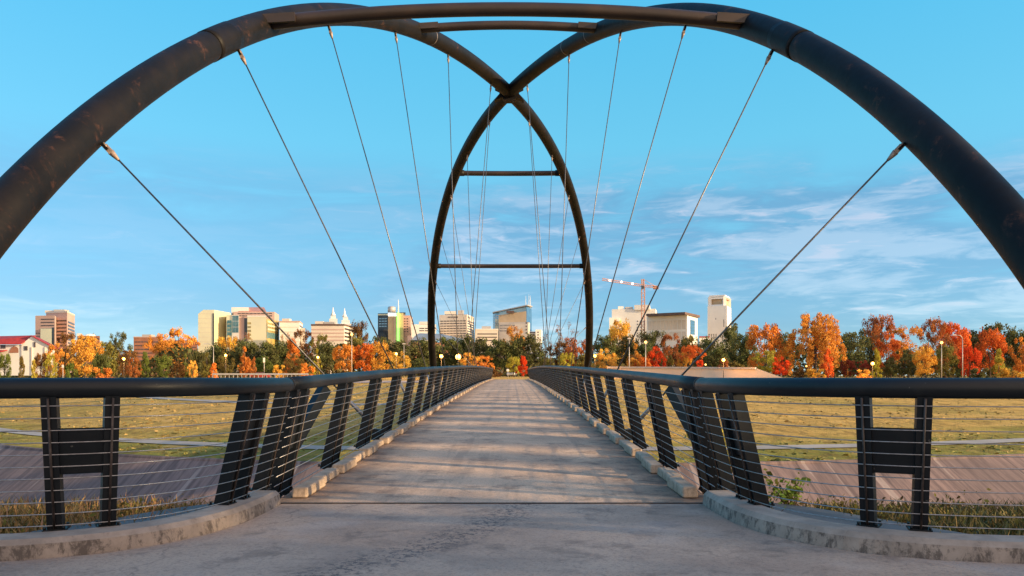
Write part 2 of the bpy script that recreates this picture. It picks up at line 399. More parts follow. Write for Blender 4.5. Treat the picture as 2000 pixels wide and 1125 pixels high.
es = [0, 1.5, 3, 5, 7, 9, 12, 15, 18, 22, 26, 30, 35, 40, 45, 50, 52, 54, 56, 58, 60, 62, 64, 67, 70, 75, 80, 88, 96, 104, 112, 125, 150, 200, 300, 500, 1000, 2500]
grid(lambda x, e: (x, cedge(x)+e, mz(x, cedge(x)+e)), xs, es, 'ground', M['meadow'])
def bank_far(x, s):                                   # s metres down from the edge
    return (x, cedge(x)-s, EDGE_Z-.02-.40*s-(0 if s else 0))
grid(lambda x, e: bank_far(x, -e), xs, [-10, -7, -5, -3.5, -2, -1, 0], 'river_bank', M['bank'])
# small concrete lip along the crest of the bank
grid(lambda x, e: (x, cedge(x)+e, EDGE_Z+(.10 if e > 0.02 else -.02)), [q for q in xs if abs(q) < 130], [-.02, .05, .35], 'bank_lip', M['bank'])
def near_e(x): return 9.2+.0022*min(abs(x), 70)**2
grid(lambda x, e: (x, prof([(0, 19), (1, 45)], e) if 0 else lerp(near_e(x)+9, cedge(x)-9, e), -8.9), xs, [0, .5, 1], 'river_bed', M['soil'])
grid(lambda x, e: (x, lerp(near_e(x)+9.5, cedge(x)-9.6, e), -8.75), xs, [0, .5, 1], 'water', M['water'])
def near_z(x, y):
    e = y-near_e(x)
    z = prof([(-60, -1.7), (-3.2, -1.66), (0, -1.74), (1.3, -1.86), (3, -3.2), (11, -9.2)], e)
    if abs(x) < 6: z = min(z, lerp(-1.8, z, max(0, (abs(x)-4.4)/1.6))) if y < 8 else z
    return z
grid(lambda x, e: (x, near_e(x)+e, near_z(x, near_e(x)+e)), xs, [-60, -40, -20, -12, -9, -7, -5, -4, -3.2, -2, -1, 0, 1.3, 2, 3, 5, 7, 11], 'near_bank', M['soil'])

# paths and road on the far side: sheets 2 cm over the meadow
def ribbon(name, mat, ctr, w, xs_, up=.03):
    mb = MB(); rows = []
    for x in xs_:
        y = ctr(x); rows.append([(x, y+q, mz(x, y+q)+up) for q in spread(-w/2, w/2, 4)])
    for r_ in rows: mb.v += r_
    for i in range(len(rows)-1):
        for k in range(3):
            a = i*4+k; mb.f.append((a, a+4, a+5, a+1)); mb.sm.append(True)
    return tag(mb.build(name, mat), kind='structure')
fx = [q*1.5 for q in range(-90, 91)]
ribbon('path', M['path'], lambda x: cedge(x)+7.3-.012*abs(x), 1.9, fx, .05)
ribbon('path', M['path'], lambda x: cedge(x)+44+3.5*math.sin(x*.05), 1.7, [q for q in fx if q < -4], .05)
ribbon('path', M['path'], lambda x: cedge(x)+36-.10*x, 1.4, [q for q in fx if -90 < q < -30], .05)
ribbon('road', M['road'], lambda x: cedge(x)+88+0*x, 7.0, [q for q in fx if q < -6], .06)

# ------------------------------------------------------------------ bridge
YM, AH, HC, AQ, AL, BE = 55.0, 43.8068, 20.3919, .8581, .38993, .34537
def dz_(y):                                           # the deck's rising profile
    q = min(max(y-8.5, 0), 96); return -1.40+.0235*q-.000122*q*q
def dzz(y):
    return dz_(y) + .0*y
def arch_pt(u, sgn):                                  # u -1 near .. 1 far ; sgn=1 : near left -> far right
    s = math.sin(u*math.pi/2); y = YM+AH*s
    z = -1.4+(HC+1.4)*max(1-s*s, 0)**AQ
    x = AL*(y-YM)-math.copysign(BE*(HC-z), y-YM) if s else 0
    return Vector((x*sgn, y, z))
def arch_at(y, sgn):
    u = math.asin((y-YM)/AH)*2/math.pi; return arch_pt(u, sgn)
bridge = thing('arch_bridge', 'footbridge with two crossing dark steel arches and cable-hung concrete deck', 'bridge', (0, 8.5, 0))
def bpart(mb, name, mat, parent=None):
    o = mb.build(name, mat); o.parent = parent or bridge
    if parent is None: o.matrix_parent_inverse = Matrix.Translation((0, -8.5, 0))
    return o
us = spread(-1, 1, 141)
arches = {}
for sgn in (1, -1):
    pts = [arch_pt(u, sgn) for u in us]
    pts = [pts[0]+Vector((0, -.05, -2.2))]+pts+[pts[-1]+Vector((0, .05, -1.5))]
    a = bpart(MB().tube(pts, .44, 40), 'arch', M['arch']); arches[sgn] = a
    for (y0, y1) in ((22.9, 24.2), (86.0, 87.2)):     # welded sleeves where the tube changes wall
        bpart(MB().tube([arch_at(lerp(y0, y1, k/6), sgn) for k in range(7)], .455, 40), 'sleeve', M['arch'], a)
    for yy in ((41.9, 45.2) if sgn == -1 else (42.5,)):
        p, q = arch_at(yy, sgn), arch_at(yy+.07, sgn)
        bpart(MB().tube([p, q], .447, 40), 'weld_ring', M['joint'], a)
    # concrete footings
    for k, pt in ((0, pts[0]), (1, pts[-1])):
        f = MB().box((pt.x, pt.y, -2.9 if k == 0 else -1.7), (2.6, 2.6, 1.9 if k == 0 else 1.4), taper=.85)
        bevel(bpart(f, 'footing', M['kerb']), .05)
# gusset where the arches cross
pl = [(-1.02, .30), (-.72, .16), (-.70, -.16), (-1.05, -.62), (-.55, -.36), (-.25, -.62), (.25, -.62), (.55, -.36), (1.05, -.62), (.70, -.16), (.72, .16), (1.02, .30), (.25, .50), (-.25, .50)]
g = MB(); n = len(pl)
for yy in (-.30, .30):
    for (x, z) in pl: g.v.append((x, YM+yy, HC+z-.05))
g.f += [tuple(range(n)), tuple(reversed(range(n, 2*n)))]; g.sm += [False]*2
for i in range(n):
    j = (i+1) % n; g.f.append((i, n+i, n+j, j)); g.sm.append(False)
bpart(g, 'gusset', M['arch'])
# cross braces
for (yy, rise) in ((26.2, .50), (40.6, .22), (69.2, -.04), (83.6, -.02)):
    p, q = arch_at(yy, 1), arch_at(yy, -1)
    if p.x > q.x: p, q = q, p
    fr = .10 if yy < 50 else 0
    pts = [Vector((lerp(p.x, q.x, k/20), yy-fr, p.z+rise*(1-(2*k/20-1)**2)*1.0)) for k in range(21)]
    b = bpart(MB().tube(pts, .225, 24), 'brace', M['brace'])
    for sg, pt in ((1, pts[0]), (-1, pts[-1])):
        if yy < 50:
            bpart(MB().bar(pt+Vector((-.35*sg, -.34, -.02)), pt+Vector((1.25*sg, -.30, .10)), .10, .30), 'end_plate', M['brace'], b)
        else:
            bpart(MB().tube([pt, pt+Vector((.75*sg, 0, 0))], .27, 24), 'end_plate', M['arch'], b)
# hangers
HY_ = [17.6, 24.3, 31.1, 38.0, 45.0, 51.9, 58.9, 65.2, 71.9, 78.5, 85.1, 91.6]
for y in HY_:
    for sg in (-1, 1):
        for sgn in (1, -1):
            p = arch_at(y, sgn)
            if p.x*sg > 0: break
        lo = Vector((sg*2.92, y, dz_(y)+.02)); d = (lo-p).normalized(); L = (lo-p).length
        a0 = p+d*.40
        lug = MB().bar(a0, a0+d*.30, .05, .22, (0, 1, 0))
        cab = bpart(MB().tube([a0+d*.55, p+d*(L-.75)], .022, 8), 'hanger_cable', M['cable'])
        bpart(lug, 'lug', M['arch'], cab)
        cl = MB()
        for s_ in (-1, 1): cl.bar(a0+d*.12+Vector((0, s_*.055, 0)), a0+d*.40+Vector((0, s_*.055, 0)), .10, .035, (0, 1, 0))
        cl.tube([a0+d*.36, a0+d*.46, a0+d*.62], [.075, .06, .03], 12)
        cl.tube([a0+d*.2+Vector((0, -.10, 0)), a0+d*.2+Vector((0, .10, 0))], .045, 10)
        bpart(cl, 'clevis', M['clevis'], cab)
        bpart(MB().tube([p+d*(L-1.05), p+d*(L-.75), p+d*(L-.1)], [.03, .045, .05], 12), 'turnbuckle', M['wire'], cab)
        br = MB().bar((sg*2.4, y, dz_(y)-.18), (sg*3.0, y, dz_(y)-.10), .16, .26)
        bpart(br, 'outrigger', M['rail'])
# deck
ys = [8.56]+[q for q in spread(9, 104, 96)]
dk = MB(); N = len(ys); hw = 2.5
for y in ys:
    z = dz_(y)
    for (x, zz) in ((-hw, z-.34), (-hw, z-.02), (0, z), (hw, z-.02), (hw, z-.34)): dk.v.append((x, y, zz))
for i in range(N-1):
    for k in range(5):
        a = i*5+k; b = i*5+(k+1) % 5; dk.f.append((a, a+5, b+5, b)); dk.sm.append(False)
dk.f += [(0, 1, 2, 3, 4), tuple(reversed([(N-1)*5+k for k in range(5)]))]; dk.sm += [False]*2
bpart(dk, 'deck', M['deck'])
for sg in (-1, 1):
    e = MB().tube([(sg*2.45, y, dz_(y)-.55) for y in spread(9, 103, 48)], .2, 14); bpart(e, 'girder', M['rail'])
ej = MB().box((0, 8.52, -1.405), (4.8, .045, .03)); bpart(ej, 'expansion_joint', M['gap'])

# approach slab: spreads out in front of the camera
half = [(2.40, 8.50), (2.30, 8.49), (2.30, 8.0), (2.33, 7.4), (2.45, 6.9), (2.68, 6.45), (3.02, 6.1), (3.5, 5.87), (4.1, 5.75), (5.0, 5.68), (6.6, 5.65), (9.0, 5.62)]
sl = MB()
outl = [(-x-.05, y) for x, y in reversed(half)]+[(x, y) for x, y in half]+[(9, -8), (-9.05, -8)]
ctr = [(0, 8.50-.0)]
sl.prism([(x, y) for x, y in reversed(outl)], -1.75, -1.40)
structure(sl, 'pavement', M['slab'])

def path_len(p): return [0]+[sum((Vector(p[i+1])-Vector(p[i])).length for i in range(k+1)) for k in range(len(p)-1)]
def resample(p, step):
    p = [Vector(q) for q in p]; out = [p[0]]; rem = step
    for a, b in zip(p, p[1:]):
        L = (b-a).length; q = rem
        while q <= L: out.append(a+(b-a)*(q/L)); q += step
        rem = q-L
    return out
def chaikin(p, n=2):
    p = [Vector(q) for q in p]
    for _ in range(n):
        o = [p[0]]
        for a, b in zip(p, p[1:]): o += [a*.75+b*.25, a*.25+b*.75]
        p = o+[p[-1]]
    return p
def sweep(mb, line, sec, zf):
    """sweep a closed section (offset to the outside, height) along a plan line"""
    n0 = len(mb.v); k = len(sec)
    for i, p in enumerate(line):
        a, b = line[max(i-1, 0)], line[min(i+1, len(line)-1)]; tdir = (b-a).normalized(); nrm = Vector((tdir.y, -tdir.x))
        for (o_, h) in sec: mb.v.append((p.x+nrm.x*o_, p.y+nrm.y*o_, zf(p)+h))
    for i in range(len(line)-1):
        for j in range(k):
            a = n0+i*k+j; b = n0+i*k+(j+1) % k; mb.f.append((a, b, b+k, a+k)); mb.sm.append(False)
    mb.f.append(tuple(n0+j for j in reversed(range(k)))); mb.sm.append(False)
    e = n0+(len(line)-1)*k; mb.f.append(tuple(e+j for j in range(k))); mb.sm.append(False)
for sg, lab in ((-1, 'curved stained concrete kerb at the left edge of the near slab'), (1, 'curved stained concrete kerb at the right edge of the near slab')):
    line = chaikin([Vector((sg*x-(.05 if sg < 0 else 0), y)) for x, y in half[1:]], 2)
    line = resample(line, .12)
    if sg > 0: sec = [(0, -.05), (.02, .11), (.06, .15), (.30, .155), (.34, .12), (.35, -.05)]
    else: sec = [(-o_, h) for o_, h in [(0, -.05), (.02, .11), (.06, .15), (.30, .155), (.34, .12), (.35, -.05)]][::-1]
    # travelling from the joint outwards, the outside lies to the left on the right-hand kerb
    mb = MB(); sweep(mb, line, [(-o_, h) for o_, h in sec], lambda p: -1.40)
    tag(mb.build('kerb', M['kerb']), lab, 'kerb')
# abutment ledges outside the kerbs
for sg, lab in ((-1, 'dark concrete abutment ledge below the left railing'), (1, 'dark concrete abutment ledge below the right railing')):
    mb = MB(); mb.prism([(sg*2.66, 7.3), (sg*5.6, 6.9), (sg*5.2, 7.7), (sg*3.9, 9.3), (sg*2.66, 9.6)][::sg], -2.9, [-1.44, -1.62, -1.66, -1.58, -1.46][::sg])
    tag(bevel(mb.build('abutment_ledge', M['ledge']), .04), lab, 'abutment')

# rows of kerb blocks on the deck
for sg, side in ((-1, 'left'), (1, 'right')):
    root = thing('block_kerb', 'row of pale concrete blocks along the %s edge of the deck' % side, 'kerb', (sg*2.28, 9, -1.4))
    blocks = []
    for k in range(97):
        y = 9.05+k*.955
        L = random.uniform(.84, .90); h = (.105 if k % 2 else .125)+random.uniform(-.008, .008); w = .19
        x = sg*(2.285+(.03 if k % 2 else -.022)+random.uniform(-.012, .012)); z = dz_(y)
        rot = Matrix.Rotation(random.uniform(-.02, .02), 3, 'Z') @ Matrix.Rotation(math.atan(.02), 3, 'X')
        mb = MB().box((0, 0, 0), (w, L, h), rot, .93)
        o_ = mb.build('block', M['block']); o_.location = (x-root.location.x, y+.3-root.location.y, z+h/2-.005-root.location.z); o_.parent = root
        if k < 25: bevel(o_, .022, 2)

# railings
LEAN = .27
rail_line = [(2.62, 8.9), (2.62, 8.0), (2.66, 7.45), (2.80, 7.0), (3.05, 6.62), (3.45, 6.36), (4.0, 6.22), (4.8, 6.14), (5.8, 6.10), (7.6, 6.08)]
def railing(sg, deck, lab):
    root = thing('railing', lab, 'railing', (sg*2.6, 9.0 if deck else 7.0, -1.4), 'dark tube-topped cable railings of the bridge')
    inv = Matrix.Translation(-root.location)
    def rp(mb, name, mat, parent=None):
        o = mb.build(name, mat); o.parent = parent or root
        if parent is None: o.matrix_parent_inverse = inv
        return o
    if deck: line = [Vector((sg*2.62, y)) for y in spread(8.72, 102, 110)]
    else:
        line = chaikin([Vector((sg*x, y)) for x, y in [(2.62, 8.70)]+rail_line[1:]], 3); line = resample(line, .06)
    cum = [0.0]
    for a, b in zip(line, line[1:]): cum.append(cum[-1]+(b-a).length)
    def fr(s):
        i = 0
        while i < len(cum)-2 and cum[i+1] < s: i += 1
        f = (s-cum[i])/(cum[i+1]-cum[i]); p = line[i].lerp(line[i+1], f)
        a, b = line[max(i-2, 0)], line[min(i+3, len(line)-1)]; td = (b-a).normalized()
        inn = Vector((-td.y, td.x)); inn = inn if (inn.x*sg < 0 or (abs(inn.x) < 1e-6)) else -inn
        if not deck and inn.y > 0.05: inn = -inn
        return p, td, inn
    def base(p): return (dz_(p.y)-.02) if deck else (-1.26 if 1 else 0)
    H = 1.315
    def pt(s, h, off=0.0):                            # h 0..1 up the lean, off towards the inside
        p, td, inn = fr(s); zb = base(p); zt = (dz_(p.y)+H) if deck else -.085
        q = p+inn*(LEAN*h+off); return Vector((q.x, q.y, lerp(zb, zt, h)))
    Lt = cum[-1]
    ss = spread(0, Lt, int(Lt/(.9 if deck else .12))+2)
    rp(MB().tube([pt(s, 1.0) for s in ss], .0825, 28), 'handrail', M['rail'])
    if deck:
        p0 = pt(.02, 1.0); rp(MB().tube([pt(-.012+.0, 1.0), pt(.03, 1.0)], .0845, 28), 'weld_ring', M['gap'])
    for k in range(11):                               # the stainless wires
        h = .045+k*.0835
        wl = [pt(s, h, .082) for s in (spread(0, Lt, int(Lt/(1.3 if deck else .15))+2))]
        rp(MB().tube(wl, .0048, 6), 'wire', M['wire'])
    def post(s):
        a, b = pt(s, -.03), pt(s, .985); p, td, inn = fr(s)
        t3 = Vector((td.x, td.y, 0))
        ax = (b-a).normalized(); side = t3; dep = ax.cross(side).normalized()
        mb = MB(); n = len(mb.v)
        # flat fin, deeper at the foot than under the rail
        for (c, dp, wd) in ((a, .070, .11), (b, .058, .11)):
            for i, j in ((-1, -1), (1, -1), (1, 1), (-1, 1)): mb.v.append(tuple(c+side*(i*wd/2)+dep*(j*dp)))
        for q in ((0, 1, 2, 3), (7, 6, 5, 4), (0, 4, 5, 1), (1, 5, 6, 2), (2, 6, 7, 3), (3, 7, 4, 0)): mb.f.append(q); mb.sm.append(False)
        o = rp(mb, 'post', M['rail'])
        if not deck or s < 14:
            q = pt(s, 0.0); rz = Matrix.Rotation(math.atan2(td.y, td.x), 3, 'Z')
            bp = MB().box((q.x, q.y, q.z+.012), (.17, .21, .018), rz)
            for i, j in ((-1, -1), (1, -1), (1, 1), (-1, 1)):
                e = rz @ Vector((i*.068, j*.088, 0)); bp.tube([(q.x+e.x, q.y+e.y, q.z+.02), (q.x+e.x, q.y+e.y, q.z+.045)], .012, 6)
            rp(bp, 'base_plate', M['rail'], o)
        rp(MB().tube([pt(s, -.01, .080), pt(s, .93, .080)], .011, 6), 'spacer_rod', M['rust'], o).matrix_parent_inverse = Matrix.Identity(4)
        return o
    def panel(s0, s1):
        a0, a1 = pt(s0, .40), pt(s1, .40); b0, b1 = pt(s0, .72), pt(s1, .72)
        p, td, inn = fr((s0+s1)/2); i3 = Vector((inn.x, inn.y, .2))*.03
        mb = MB(); mb.v += [tuple(q) for q in (a0-i3, a1-i3, b1-i3, b0-i3, a0+i3, a1+i3, b1+i3, b0+i3)]
        mb.f += [(0, 3, 2, 1), (4, 5, 6, 7), (0, 1, 5, 4), (1, 2, 6, 5), (2, 3, 7, 6), (3, 0, 4, 7)]; mb.sm += [False]*6
        return rp(mb, 'panel', M['rail'])
    if deck:
        s = .30
        while s < Lt-.6:
            post(s); post(s+.44); panel(s, s+.44)
            s += 2.62
        # slanting strut beside the first frame
        p = Vector((sg*2.62, 10.4)); 
        mb = MB().bar((sg*2.95, 9.9, dz_(9.9)-.1), (sg*2.45, 10.9, dz_(10.9)+1.2), .11, .17); rp(mb, 'strut', M['rail'])
    else:
        # positions found along the flare
        for (s0, s1) in ((.10, None), (.78, 1.12), (2.375, 2.75), (5.0, 5.40)):
            if s1: post(s0); post(s1); panel(s0, s1)
            else: post(s0+.02)
    return root
railing(-1, True, 'long dark cable railing along the left edge of the deck')
railing(1, True, 'long dark cable railing along the right edge of the deck')
railing(-1, False, 'curved near end of the dark railing, left of the slab')
railing(1, False, 'curved near end of the dark railing, right of the slab')

# ------------------------------------------------------------------ buildings
def poly_at(*pd): return [((px-VX)/F*d+CX, d) for px, d in pd]
def zy(py, d): return (HY-py)/F*d
def face_pts(poly, i): return Vector(poly[i]), Vector(poly[(i+1) % len(poly)])
def bands(root, poly, i, z0, z1, rows, mat, frac=.5, u0=.04, u1=.96, proud=.12, name='window_band', split=1):
    """one ribbon of glass per storey on face i"""
    a, b = face_pts(poly, i); d = (b-a); nrm = Vector((d.y, -d.x)).normalized()
    if nrm.y > 0 and abs(nrm.y) > abs(nrm.x)*.02: nrm = -nrm
    st = (z1-z0)/rows
    for r_ in range(rows):
        lo = z0+r_*st+st*(1-frac)/2; hi = lo+st*frac; mb = MB()
        for k in range(split):
            ua = lerp(u0, u1, (k+.08)/split) if split > 1 else u0; ub = lerp(u0, u1, (k+.92)/split) if split > 1 else u1
            p, q = a+d*ua, a+d*ub; o_ = nrm*proud; bk = nrm*(-.3)
            P = [(p.x+o_.x, p.y+o_.y), (q.x+o_.x, q.y+o_.y), (q.x+bk.x, q.y+bk.y), (p.x+bk.x, p.y+bk.y)]
            mb.prism(P, lo, hi)
        mb.build(name, mat, root)
def windows(root, poly, i, z0, z1, rows, cols, mat, fw=.5, fh=.5, u0=.05, u1=.95):
    a, b = face_pts(poly, i); d = (b-a); nrm = Vector((d.y, -d.x)).normalized()
    if nrm.y > 0: nrm = -nrm
    for r_ in range(rows):
        for c in range(cols):
            st = (z1-z0)/rows; lo = z0+r_*st+st*(1-fh)/2; hi = lo+st*fh
            ua = lerp(u0, u1, (c+(1-fw)/2)/cols); ub = lerp(u0, u1, (c+(1+fw)/2)/cols)
            p, q = a+d*ua, a+d*ub; o_ = nrm*.12; bk = nrm*(-.3)
            MB().prism([(p.x+o_.x, p.y+o_.y), (q.x+o_.x, q.y+o_.y), (q.x+bk.x, q.y+bk.y), (p.x+bk.x, p.y+bk.y)], lo, hi).build('window', mat, root)
def wall(root, poly, z0, z1, mat, name='wall'):
    return MB().prism(poly, z0, z1).build(name, mat, root)
def cap(root, poly, z, h, mat, grow=1.02, name='parapet'):
    cx = sum(p[0] for p in poly)/len(poly); cy = sum(p[1] for p in poly)/len(poly)
    return MB().prism([(cx+(x-cx)*grow, cy+(y-cy)*grow) for x, y in poly], z, z+h).build(name, mat, root)
GB = 0.5
def B(name, label, cat='building'): return thing(name, label, cat)

# banded pink tower, left
b = B('office_tower', 'stepped pink stone tower with dark window bands behind the white house'); d = 480
P = poly_at((90, d), (131, d-6), (146, d+22), (106, d+30)); wall(b, P, GB, zy(612, d), M['pinkst'])
bands(b, P, 0, zy(700, d), zy(624, d), 11, M['winglass'], .42, .42, .97); bands(b, P, 1, zy(700, d), zy(626, d), 11, M['winglass'], .5, .1, .9)
P = poly_at((69, d-14), (107, d-16), (112, d+6), (74, d+8)); wall(b, P, GB, zy(620, d), M['pinkst'])
bands(b, P, 0, zy(648, d), zy(624, d), 4, M['winglass'], .3, .30, .97); bands(b, P, 0, zy(700, d), zy(650, d), 8, M['winglass'], .22, .03, .24)
P2 = poly_at((79, d-16.8), (101, d-17.5), (101, d-15), (79, d-15)); wall(b, P2, GB, zy(645, d), M['gold'], 'glass_bay')
P2 = poly_at((101.4, d-17.5), (105.6, d-17.6), (105.6, d-15), (101.4, d-15)); wall(b, P2, GB, zy(643, d), M['glass'], 'glass_slot')
cap(b, poly_at((90, d), (131, d-6), (146, d+22), (106, d+30)), zy(612, d), 1.0, M['cream'])
# low reddish block with a white dome
b = B('domed_building', 'low brown block with a pale shallow dome behind the golden tree'); d = 440
P = poly_at((152, d), (195, d), (195, d+16), (152, d+16)); wall(b, P, GB, zy(656, d), M['brick']); bands(b, P, 0, zy(690, d), zy(658, d), 4, M['winglass'], .4)
c = at(176, 656, d+6); MB().sphere((c.x, c.y, c.z-.4), 3.2, 16, 8, .5).build('dome', M['white'], b)
P = poly_at((150, d+1), (160, d+1), (160, d+12), (150, d+12)); wall(b, P, GB, zy(651, d), M['white'], 'annex')
# brick slab block
b = B('brick_building', 'long low red brick building behind bare orange trees'); d = 430
P = poly_at((261, d), (318, d), (318, d+20), (263, d+20)); wall(b, P, GB, zy(659, d), M['brick']); bands(b, P, 0, zy(715, d), zy(664, d), 7, M['winglass'], .28, .04, .96, split=9)
P = poly_at((318, d+2), (386, d+2), (386, d+20), (318, d+20)); wall(b, P, GB, zy(664, d), M['brick']); bands(b, P, 0, zy(715, d), zy(668, d), 7, M['winglass'], .28, .04, .96, split=9)
cap(b, poly_at((261, d), (318, d), (318, d+20), (263, d+20)), zy(659, d), .5, M['pinkst'])
# glass block with yellow sky reflection in its colour, chamfered top
b = B('glass_building', 'glass block with painted pale yellow reflection and a sloping left shoulder'); d = 500
zt = zy(605, d)
mb = MB(); x0, x1, xm = at(387, 0, d).x, at(418, 0, d).x, at(397, 0, d).x
pts = [(x0, GB), (x1, GB), (x1, zt), (xm, zt), (x0, zy(613, d))]
for yy in (d, d+24):
    for (x, z) in pts: mb.v.append((x+(0 if yy == d else 2), yy, z))
mb.f += [(0, 1, 2, 3, 4), (9, 8, 7, 6, 5)]; mb.sm += [False]*2
for i in range(5): j = (i+1) % 5; mb.f.append((i, i+5, j+5, j)); mb.sm.append(False)
mb.build('wall', M['gold'], b)
P = poly_at((387, d), (418, d), (418, d+2), (387, d+2)); bands(b, P, 0, zy(690, d), zy(608, d), 9, M['cream'], .05, .03, .97, .1, 'mullion')
P = poly_at((415.2, d-.3), (418.2, d-.3), (418.2, d+2), (415.2, d+2)); wall(b, P, GB, zy(612, d), M['glass'], 'glass_slot')
P = poly_at((418.4, d+.5), (440, d+28), (436, d+36), (418.4, d+24))
mb = MB().prism(P, GB, [zt-.3, zy(612, d+28), zy(612, d+28), zt-.3]); mb.build('side_wing', M['gold2'], b)
bands(b, P, 0, zy(690, d), zy(618, d), 8, M['gold'], .35, .06, .98)
bands(b, P, 0, zy(620, d), zy(611, d), 1, M['skyglass'], .9, .06, .9)
# the group beside it
b = B('medical_building', 'cream and teal glass block with a pink roofed top storey'); d = 505
P = poly_at((442, d), (453, d), (453, d+20), (442, d+20)); wall(b, P, GB, zy(615, d), M['gold'])
P = poly_at((453, d-.5), (467, d-1), (467, d+20), (453, d+20)); wall(b, P, GB, zy(615, d), M['white']); bands(b, P, 0, zy(650, d), zy(616, d), 3, M['teal'], .93, .06, .94, split=4)
P = poly_at((442.5, d-1), (453, d-1.2), (453, d), (442.5, d)); bands(b, P, 0, zy(656, d), zy(625, d), 4, M['teal'], .85, .05, .95, split=3)
P = poly_at((467, d), (477, d), (477, d+20), (467, d+20)); wall(b, P, GB, zy(618, d), M['pinkst'])
P = poly_at((477, d-.5), (483, d-.5), (483, d+20), (477, d+20)); wall(b, P, GB, zy(621, d), M['glass'], 'glass_slot')
P = poly_at((483, d-2), (520, d-2), (520, d+20), (483, d+20)); wall(b, P, GB, zy(619, d), M['gold']); bands(b, P, 0, zy(665, d), zy(628, d), 5, M['gold2'], .55, .02, .2)
cap(b, P, zy(619, d), .8, M['white'])
P = poly_at((520.3, d-2), (545, d+26), (540, d+36), (520, d+22)); wall(b, P, GB, zy(622, d), M['gold2'], 'side_wing')
bands(b, P, 0, zy(662, d+10), zy(650, d+10), 1, M['teal'], .95, .02, .96, split=8); bands(b, P, 0, zy(648, d+10), zy(626, d+10), 3, M['gold'], .45, .1, .8)
P = poly_at((456, d+24), (536, d+24), (545, d+50), (460, d+50)); wall(b, P, GB, zy(609, d+24), M['pinkst'], 'rear_block'); bands(b, P, 0, zy(619, d+24), zy(610, d+24), 2, M['winglass'], .4, .1, .95, split=9)
P = poly_at((452, d+26), (486, d+26), (486, d+40), (452, d+40)); wall(b, P, zy(612, d+26), zy(600, d+26), M['white'], 'penthouse')
P = poly_at((466, d+25), (520, d+25), (516, d+40), (470, d+40)); MB().prism(P, zy(610, d+25), [zy(608, d+25), zy(608, d+25), zy(600, d+40), zy(600, d+40)]).build('roof', M['pinkroof'], b)
# white block
b = B('white_building', 'white flat-roofed block left of the twin spires'); d = 520
P = poly_at((546, d), (585, d), (591, d+24), (550, d+24)); wall(b, P, GB, zy(629, d), M['white']); cap(b, P, zy(629, d), .8, M['pinkst'], 1.03)
bands(b, P, 0, zy(672, d), zy(634, d), 4, M['cream'], .12); bands(b, P, 1, zy(672, d), zy(632, d), 5, M['winglass'], .4)
P = poly_at((587, d+4), (596, d+4), (596, d+14), (587, d+14)); wall(b, P, GB, zy(640, d), M['cream'], 'annex')
# twin spires
b = B('spired_building', 'white building topped with twin pointed spires'); d = 620
for (xa, xb, xc, yt, ys_) in ((640, 662, 650.5, 617, 598), (664, 686, 673, 620, 600)):
    P = poly_at((xa, d), (xb, d), (xb, d+18), (xa, d+18)); wall(b, P, GB, zy(632, d), M['white'])
    P = poly_at((xa+3, d+1), (xb-3, d+1), (xb-3, d+15), (xa+3, d+15)); wall(b, P, zy(632, d), zy(yt+5, d), M['white'], 'stepped_top')
    P = poly_at((xa+6, d+3), (xb-6, d+3), (xb-6, d+12), (xa+6, d+12)); wall(b, P, zy(yt+5, d), zy(yt-1, d), M['white'], 'stepped_top')
    c = at(xc, yt-1, d+7)
    MB().tube([(c.x, c.y, c.z), (c.x, c.y, zy(yt-8, d)), (c.x, c.y, zy(ys_, d))], [2.2, .9, .12], 8).build('spire', M['white'], b)
b = B('brown_roofed_building', 'low cream building with brown cornice below the twin spires'); d = 470
P = poly_at((608, d), (672, d), (692, d+26), (612, d+24)); wall(b, P, GB, zy(636, d), M['cream']); cap(b, P, zy(636, d), 1.0, M['dkroof'], 1.02)
bands(b, P, 0, zy(668, d), zy(640, d), 4, M['pinkst'], .35, .0, 1.0); bands(b, P, 1, zy(668, d), zy(638, d), 4, M['winglass'], .5)
# dark glass tower with a lit green fin
b = B('green_lit_tower', 'tan tower with a glowing green fin and silver drum on its roof'); d = 520
P = poly_at((738, d), (758, d-2), (758, d+20), (741, d+20)); wall(b, P, GB, zy(612, d), M['glass']); bands(b, P, 0, zy(640, d), zy(620, d), 4, M['skyglass'], .4, .1, .9, split=3); bands(b, P, 0, zy(616, d), zy(613.5, d), 1, M['gold'], .8, 0, 1)
P = poly_at((758, d-3), (775, d-3), (775, d+20), (758, d+20)); wall(b, P, GB, zy(618, d), M['tan'])
P2 = poly_at((769, d-3.6), (774, d-3.6), (774, d-2), (769, d-2)); wall(b, P2, GB, zy(620, d), M['pinkst'], 'pilaster')
P = poly_at((758, d-3.4), (774, d-3.4), (774, d+4), (758, d+4)); wall(b, P, zy(618, d), zy(612, d), M['signL'], 'roof_sign')
P = poly_at((775, d-5), (780, d-5), (780, d+4), (775, d+4)); wall(b, P, GB, zy(612, d), M['greenL'], 'green_fin')
P = poly_at((780, d-3), (788, d-3), (788, d+20), (780, d+20)); wall(b, P, GB, zy(612, d), M['tan'])
P = poly_at((766, d+2), (792, d+2), (792, d+14), (766, d+14)); wall(b, P, zy(612.4, d), zy(609.5, d), M['glass'], 'roof_plant')
P = poly_at((788, d), (802, d), (806, d+20), (788, d+20)); wall(b, P, GB, zy(616, d), M['pinkst']); windows(b, P, 0, zy(650, d), zy(620, d), 6, 2, M['winglass'], .5, .4, .0, .75)
c = at(765, 610, d+8); MB().tube([(c.x, c.y, c.z), (c.x, c.y, zy(598, d)), (c.x, c.y, zy(596.5, d))], [2.7, 2.7, 1.9], 20).build('drum', M['pole'], b)
c = at(778, 612, d-1); MB().tube([(c.x, c.y, c.z), (c.x, c.y, zy(585, d))], [.55, .15], 6).build('mast', M['white'], b)
